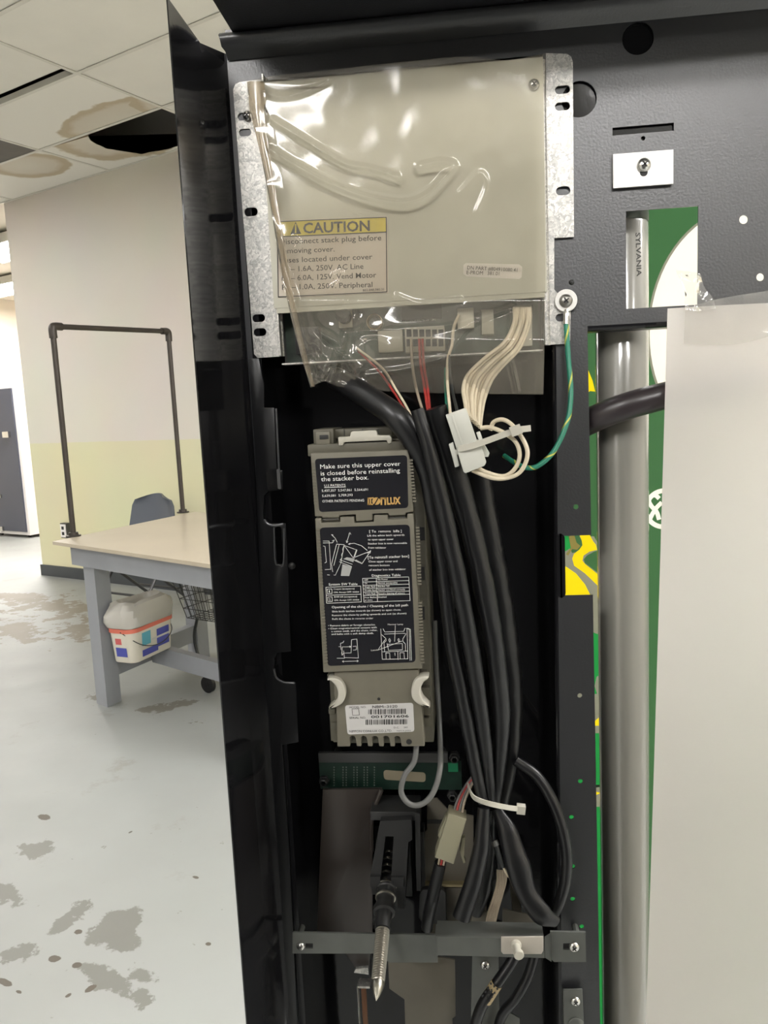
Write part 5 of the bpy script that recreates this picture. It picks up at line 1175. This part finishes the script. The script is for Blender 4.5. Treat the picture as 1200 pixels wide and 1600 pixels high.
for h_ in (.0005, .0115): mk('bolt_ring', lathe(bmesh.new(), b0 + ax * h_, ax, [(0, 17.2 * u_), (.0016, 17.6 * u_), (.0022, 16 * u_)], 24), MT['bolt'], lk)
prof = []; h0, h1 = BL * .42, BL * .86; n = 22
for k in range(n):
    a = h0 + (h1 - h0) * k / n; r_ = (11.2 - 1.2 * k / n) * u_; prof += [(a, r_ * .84), (a + (h1 - h0) / n * .35, r_ * 1.04), (a + (h1 - h0) / n * .6, r_ * 1.04)]
prof += [(h1, 9.5 * u_)]
mk('bolt_thread', lathe(bmesh.new(), b0, ax, prof, 20), mat('dull_thread', (.30, .28, .24), .36, metal=.9), lk, ang=30)
mk('bolt_tip', lathe(bmesh.new(), b0, ax, [(h1, 9.8 * u_), (h1 + .002, 10 * u_), (h1 + .006, 8.2 * u_), (h1 + .011, 4.6 * u_), (BL, .8 * u_), (BL + .0006, .0001)], 20), MT['bolt'], lk, ang=60)
mk('lock_base', box(bmesh.new(), (P(585, 1300, .70).x, .70, P(600, 1400, .70).z), (P(640, 1300, .70).x, YB, P(600, 1290, .70).z)), MT['lockg'], lk)
# plates right of the lock
pr_ = thing('mounting_plate', 'beige zinc plate with a notched edge behind the lower plug', 'plate', P(700, 1450, .70))
def zp(nm, pts, Y, t, mt, parent, b=.0005):
    bm = prism(bmesh.new(), pxs(pts, Y), Y, Y + t); bmesh.ops.recalc_face_normals(bm, faces=bm.faces); bev(bm, b); return mk(nm, bm, mt, parent)
zp('upper_plate', [(667, 1254), (669, 1249), (683, 1247), (703, 1268), (740, 1275), (740, 1383), (664, 1383), (664, 1300), (667, 1296)], .696, .002, MT['beigem'], pr_)
zp('fold', [(661, 1382), (742, 1382), (742, 1386), (661, 1386)], .690, .008, mat('brassy_edge', (.30, .25, .14), .35, metal=.7), pr_, .0003)
zp('lower_plate', [(664, 1387), (742, 1387), (745, 1462), (664, 1462)], .698, .002, MT['beigem'], pr_)
zp('slot', [(667, 1281), (700, 1281), (700, 1287), (667, 1287)], .6955, .001, MT['lockg'], pr_, 0)
zp('plate_foot', [(700, 1400), (730, 1400), (730, 1440), (700, 1440)], .700, YB - .700, MT['lockg'], pr_)
kb = tag(zp('rubber_bumper', [(655, 1398), (660, 1390), (692, 1390), (697, 1396), (698, 1444), (660, 1446), (654, 1436)], .684, .013, MT['dark'], None, .002), 'black rubber block below the lower white plug', 'bumper')
# lower plug with wires and sleeve
lp_ = thing('lower_plug', 'ivory plug connector tilted beside the lock with a black sleeve below', 'connector', P(690, 1440, .635))
ivp = mat('shaded_ivory_plastic', (.24, .225, .155), .42)  # shaded copy of the ivory, darkened for the lower recess
b_ = cbox([(701, 1271), (729, 1280), (709, 1351), (679, 1340)], .626, .642, ivp, 'plug', lp_)
cbox([(697, 1276), (702, 1277), (686, 1336), (681, 1334), (688, 1312), (684, 1306)], .630, .640, ivp, 'plug_rib', b_, .0005)
cbox([(722, 1310), (727, 1308), (725, 1340), (728, 1348), (724, 1350), (718, 1330)], .632, .638, ivp, 'clip_ear', b_, .0005)
for k, m_ in enumerate(('cordg', 'wirer', 'cordg', 'wireb')): wire(lp_, [(738 + k * 2, 1213 + k * 2, .655), (727 + k * 3, 1228, .648), (714 + k * 4, 1252, .640), (707 + k * 4.5, 1278, .634)], 2.2, MT[m_])
for k, m_ in enumerate(('wireb', 'wirer', 'wireb')): wire(lp_, [(687 + k * 4, 1340, .634), (685 + k * 4, 1352, .634), (684 + k * 2.5, 1362, .636)], 2, MT[m_])
mk('sleeve', tube(bmesh.new(), Q([(688, 1348, .636), (680, 1385, .640), (671, 1425, .648), (667, 1450, .655)]), [.0052, .0056, .0056, .0054], 12), MT['sleeve'], lp_)
# tie round the bundle
tie2 = tag(mk('cable_tie', ribbon(bmesh.new(), Q([(731, 1226, .640), (738, 1243, .622), (750, 1251, .612), (770, 1257, .612), (795, 1262, .620), (812, 1264, .630)]), .0021, .0005), MT['white']), 'white cable tie binding the black sleeves together', 'cable tie')
bm = obox(bmesh.new(), P(814, 1264, .630), Vector((1, 0, -.12)).normalized(), Vector((0, 1, 0)), Vector((.12, 0, 1)).normalized(), .0036, .003, .0036); bev(bm, .0009); mk('tie_head', bm, MT['white'], tie2)
# flat bundle of tan wires
rb = thing('ribbon_wires', 'flat bundle of tan wires dropping behind the bar below the cable tie', 'wiring', P(775, 1450, .64))
for k in range(6): wire(rb, [(777 + k * 2.6, 1354, .638), (777 + k * 2.7, 1375, .638), (772 + k * 2.6, 1398, .637), (763 + k * 2.8, 1425, .638), (757 + k * 2.8, 1456, .642)], 1.7, MT['wireb'])
mk('heat_shrink', tube(bmesh.new(), Q([(782, 1335, .640), (783, 1358, .637)]), .0042, 10, smooth=False, sy=.7), MT['sleeve'], rb)
mk('splice', tube(bmesh.new(), Q([(774, 1318, .634), (781, 1342, .630), (786, 1354, .630)]), .0026, 10, 4), MT['wirek'], rb)
mk('splice_band', tube(bmesh.new(), Q([(772, 1314, .635), (775.5, 1322, .633)]), .0033, 10, smooth=False), MT['cordg'], rb)
wire(rb, [(766, 1270, .640), (764, 1300, .640), (771, 1316, .636)], 2, MT['wirek']); wire(rb, [(785, 1352, .630), (790, 1362, .629), (795, 1370, .629)], 2.2, MT['wirew'])
# cross bar
cb_ = thing('cross_bar', 'grey zinc cross bar with bent ends screwed across the bottom of the recess', 'bar', P(690, 1500, .626))
bm = prism(bmesh.new(), pxs([(457, 1457), (684, 1461), (684, 1504), (609, 1504), (585, 1490), (457, 1490)], .627), .627, .629, [pxs([(477, 1474), (489, 1474), (489, 1482), (477, 1482)], .627)])
mk('left_arm', bm, MT['barg'], cb_, False)
zp('slot_back', [(475, 1472), (491, 1472), (491, 1484), (475, 1484)], .6292, .002, MT['dark'], cb_, 0); zp('slot_back', [(876, 1470), (894, 1470), (894, 1487), (876, 1487)], .6292, .002, MT['dark'], cb_, 0)
bm = bmesh.new(); a = P(682, 1464, .612); b = P(851, 1497, .612)
box(bm, (a.x, .612, b.z), (b.x, .614, a.z)); bev(bm, .0006); mk('bar_front', bm, MT['barg'], cb_)
bm = box(bmesh.new(), (a.x, .6135, a.z - .0018), (b.x, .634, a.z - .0002)); bev(bm, .0004); mk('bar_top', bm, MT['barg'], cb_)
bm = box(bmesh.new(), (a.x - .0012, .613, b.z), (a.x + .0004, .629, a.z)); mk('bar_step', bm, MT['barg'], cb_, False)
bm = bmesh.new(); q0 = P(851, 1464, .612); q1_ = P(861, 1457, .627); zb_ = P(860, 1503, .627).z
vs = [(q0.x, .6125, q0.z), (q1_.x, .627, q1_.z), (q1_.x, .627, zb_), (q0.x, .6125, b.z)]
f_ = bm.faces.new([bm.verts.new(v) for v in vs]); bmesh.ops.solidify(bm, geom=[f_], thickness=.0016); mk('bar_bend', bm, MT['barg'], cb_, False)
bm = prism(bmesh.new(), pxs([(860, 1456), (915, 1457), (916, 1503), (866, 1503), (860, 1498)], .627), .627, .629, [pxs([(880, 1474), (891, 1474), (891, 1484), (880, 1484)], .627)])
mk('right_arm', bm, MT['barg'], cb_, False)
screw(470, 1478, .627, 7.5, cb_); screw(897, 1479, .627, 9, cb_)
for x_, nm in ((463, 'end_spacer'), (905, 'end_spacer')): mk(nm, lathe(bmesh.new(), P(x_, 1478, .629), Vector((0, 1, 0)), [(0, .003), (S - .629, .003)], 8), MT['barg'], cb_)
sp = thing('nylon_standoff', 'white nylon standoff on a pale plate at the right of the cross bar', 'standoff', P(808, 1490, .61))
zp('pale_plate', [(783, 1464.5), (849, 1464), (849, 1486), (846, 1491), (786, 1491), (783, 1487)], .6104, .0014, mat('pale_cream_plastic', (.36, .33, .285), .4), sp, .0004)
c = P(806, 1475, .6104); e_ = P(811, 1493, .5970); d_ = (e_ - c); dl_ = d_.length; u_ = .6 / F
mk('post', lathe(bmesh.new(), c, d_, [(0, 9 * u_), (.0025, 9 * u_), (.003, 6.5 * u_), (dl_ * .8, 6 * u_), (dl_ * .8, 8.5 * u_), (dl_, 8.5 * u_), (dl_ + .0006, 7.6 * u_)], 20), mat('post_nylon', (.42, .40, .34), .35), sp)
# pieces behind and below the bar
for nm, pts, Y, lab in (('zinc_tab', [(738, 1427), (771, 1424), (772, 1470), (738, 1470)], .668, 'beige metal tab left of the dark gap above the bar'), ('zinc_tab', [(785, 1420), (822, 1428), (836, 1430), (840, 1470), (785, 1470)], .666, 'beige metal tab right of the dark gap above the bar')):
    o = tag(zp(nm, pts, Y, .002, MT['beigem'], None), lab, 'bracket'); a_ = P((pts[0][0] + pts[2][0]) / 2, 1450, Y)
    mk('tab_foot', box(bmesh.new(), (a_.x - .004, Y + .002, a_.z - .006), (a_.x + .004, YB, a_.z + .006)), MT['beigem'], o)
o = tag(zp('folded_plate', [(606, 1494), (690, 1496), (711, 1500), (712, 1588), (707, 1592), (707, 1640), (634, 1640), (632, 1562), (608, 1545)], .662, .002, MT['beigem'], None), 'folded beige metal plate under the cross bar, right of the bolt', 'plate')
a_ = P(670, 1540, .662); mk('plate_fold', box(bmesh.new(), (a_.x - .014, .6641, a_.z - .03), (a_.x + .02, .6655, a_.z + .01)), MT['beigem'], o)
mk('plate_foot', box(bmesh.new(), (a_.x - .006, .664, a_.z - .02), (a_.x + .006, YB, a_.z)), MT['beigem'], o)
st_ = thing('strip_bracket', 'narrow vertical zinc bracket with one screw below the cross bar', 'bracket', P(758, 1640, .668))
zp('strip', [(738, 1490), (779, 1490), (780, 1578), (800, 1584), (812, 1592), (812, 1640), (735, 1640)], .668, .002, MT['barg'], st_)
screw(758, 1507, .668, 8.5, st_); mk('strip_foot', box(bmesh.new(), (P(750, 1540, .67).x, .670, P(750, 1560, .67).z), (P(770, 1540, .67).x, YB, P(750, 1530, .67).z)), MT['barg'], st_)
o = sleeve('black cable with a gold printed band below the bar', [(812, 1472, .650), (800, 1502, .645), (774, 1540, .640), (752, 1574, .640), (741, 1612, .645), (738, 1660, .65)], 10, 1, None, None, .02, 'lower_cable')
bm = bmesh.new(); tube(bm, Q([(776.5, 1536, .640), (768, 1549, .640), (759, 1563, .640)]), 10.3 * .64 / F, 14, 4, cap=False)
bd = mk('printed_band', bm, mat('gold_band', (.33, .25, .13), .45), o)
bm = bmesh.new()
for i in range(4):
    for j in range(3):
        x = 772 - i * 4.2 + (j - 1) * 5.0; y = 1541 + i * 6.2 + (j - 1) * 4.0
        flat(bm, pxs([(x - 1.6, y - 1), (x + .8, y - 2.2), (x + 1.6, y + 1), (x - .8, y + 2.2)], .6334), .6334)
mk('band_marks', bm, MT['dark'], bd, False)
sleeve('plain black cable curving down from the bar beside the banded one', [(838, 1472, .655), (833, 1500, .652), (823, 1530, .65), (806, 1560, .65), (782, 1592, .655), (770, 1660, .66)], 9, 1, None, None, .02, 'lower_cable')
br = thing('corner_bracket', 'small grey angle bracket with two screws at the lower right strip', 'bracket', P(895, 1640, .65))
zp('face', [(880, 1547), (910, 1546), (914, 1640), (882, 1640)], .6490, .002, MT['barg'], br); 
bm = bmesh.new(); f_ = bm.faces.new([bm.verts.new(P(*p)) for p in ((872, 1523, .668), (880, 1547, .650), (882, 1640, .650), (874, 1640, .668))]); bmesh.ops.solidify(bm, geom=[f_], thickness=.0012); mk('side_leg', bm, MT['barg'], br, False)
screw(899, 1564, .649, 8.5, br); bm = lathe(bmesh.new(), P(900, 1600, .649), NY, [(0, .0072), (.0012, .0072), (.002, .006), (.0024, .0001)], 20, False); mk('rivet', bm, MT['barg'], br)
# print on the end of the lamp
text(lamp, mat('lamp_print', (.05, .05, .045), .6), [('SYLVANIA', 993, 364, 995, 432, 7)], YT - rt * .93, 'lamp_print', .02)

# ================================================================ lettering: made last, all at once
dg = bpy.context.evaluated_depsgraph_get(); jobs = []
for parent, mt, lines, Y, name, bold in TEXTS:
    for (s, x0, y0, x1, y1, hp) in lines:
        cu_ = bpy.data.curves.new('t', 'FONT'); cu_.body = s; cu_.size = 1; cu_.offset = bold; cu_.resolution_u = 2
        o = bpy.data.objects.new('t', cu_); COL.objects.link(o); jobs.append(o)
dg.update(); dg = bpy.context.evaluated_depsgraph_get(); k = 0
for parent, mt, lines, Y, name, bold in TEXTS:
    bm = bmesh.new()
    for (s, x0, y0, x1, y1, hp) in lines:
        me = bpy.data.meshes.new_from_object(jobs[k].evaluated_get(dg)); k += 1
        xs = [v.co.x for v in me.vertices]; ys = [v.co.y for v in me.vertices]
        a, b = P(x0, y0, Y), P(x1, y1, Y); ux = (b - a); w = ux.length; ux /= w; uy = Vector((-ux.z, 0, ux.x))
        wx = max(xs) - min(xs); sx = w / wx
        sy = sx if hp is None else hp * Y / F / .73
        n0 = len(bm.verts); bm.from_mesh(me); bm.verts.ensure_lookup_table()
        for v in bm.verts[n0:]:
            p = a + ux * ((v.co.x - min(xs)) * sx) + uy * (v.co.y * sy); v.co = Vector((p.x, Y - .00035, p.z))
        bpy.data.meshes.remove(me)
    mk(name, bm, mt, parent, False, recalc=False)
for o in jobs:
    c_ = o.data; bpy.data.objects.remove(o); bpy.data.curves.remove(c_)
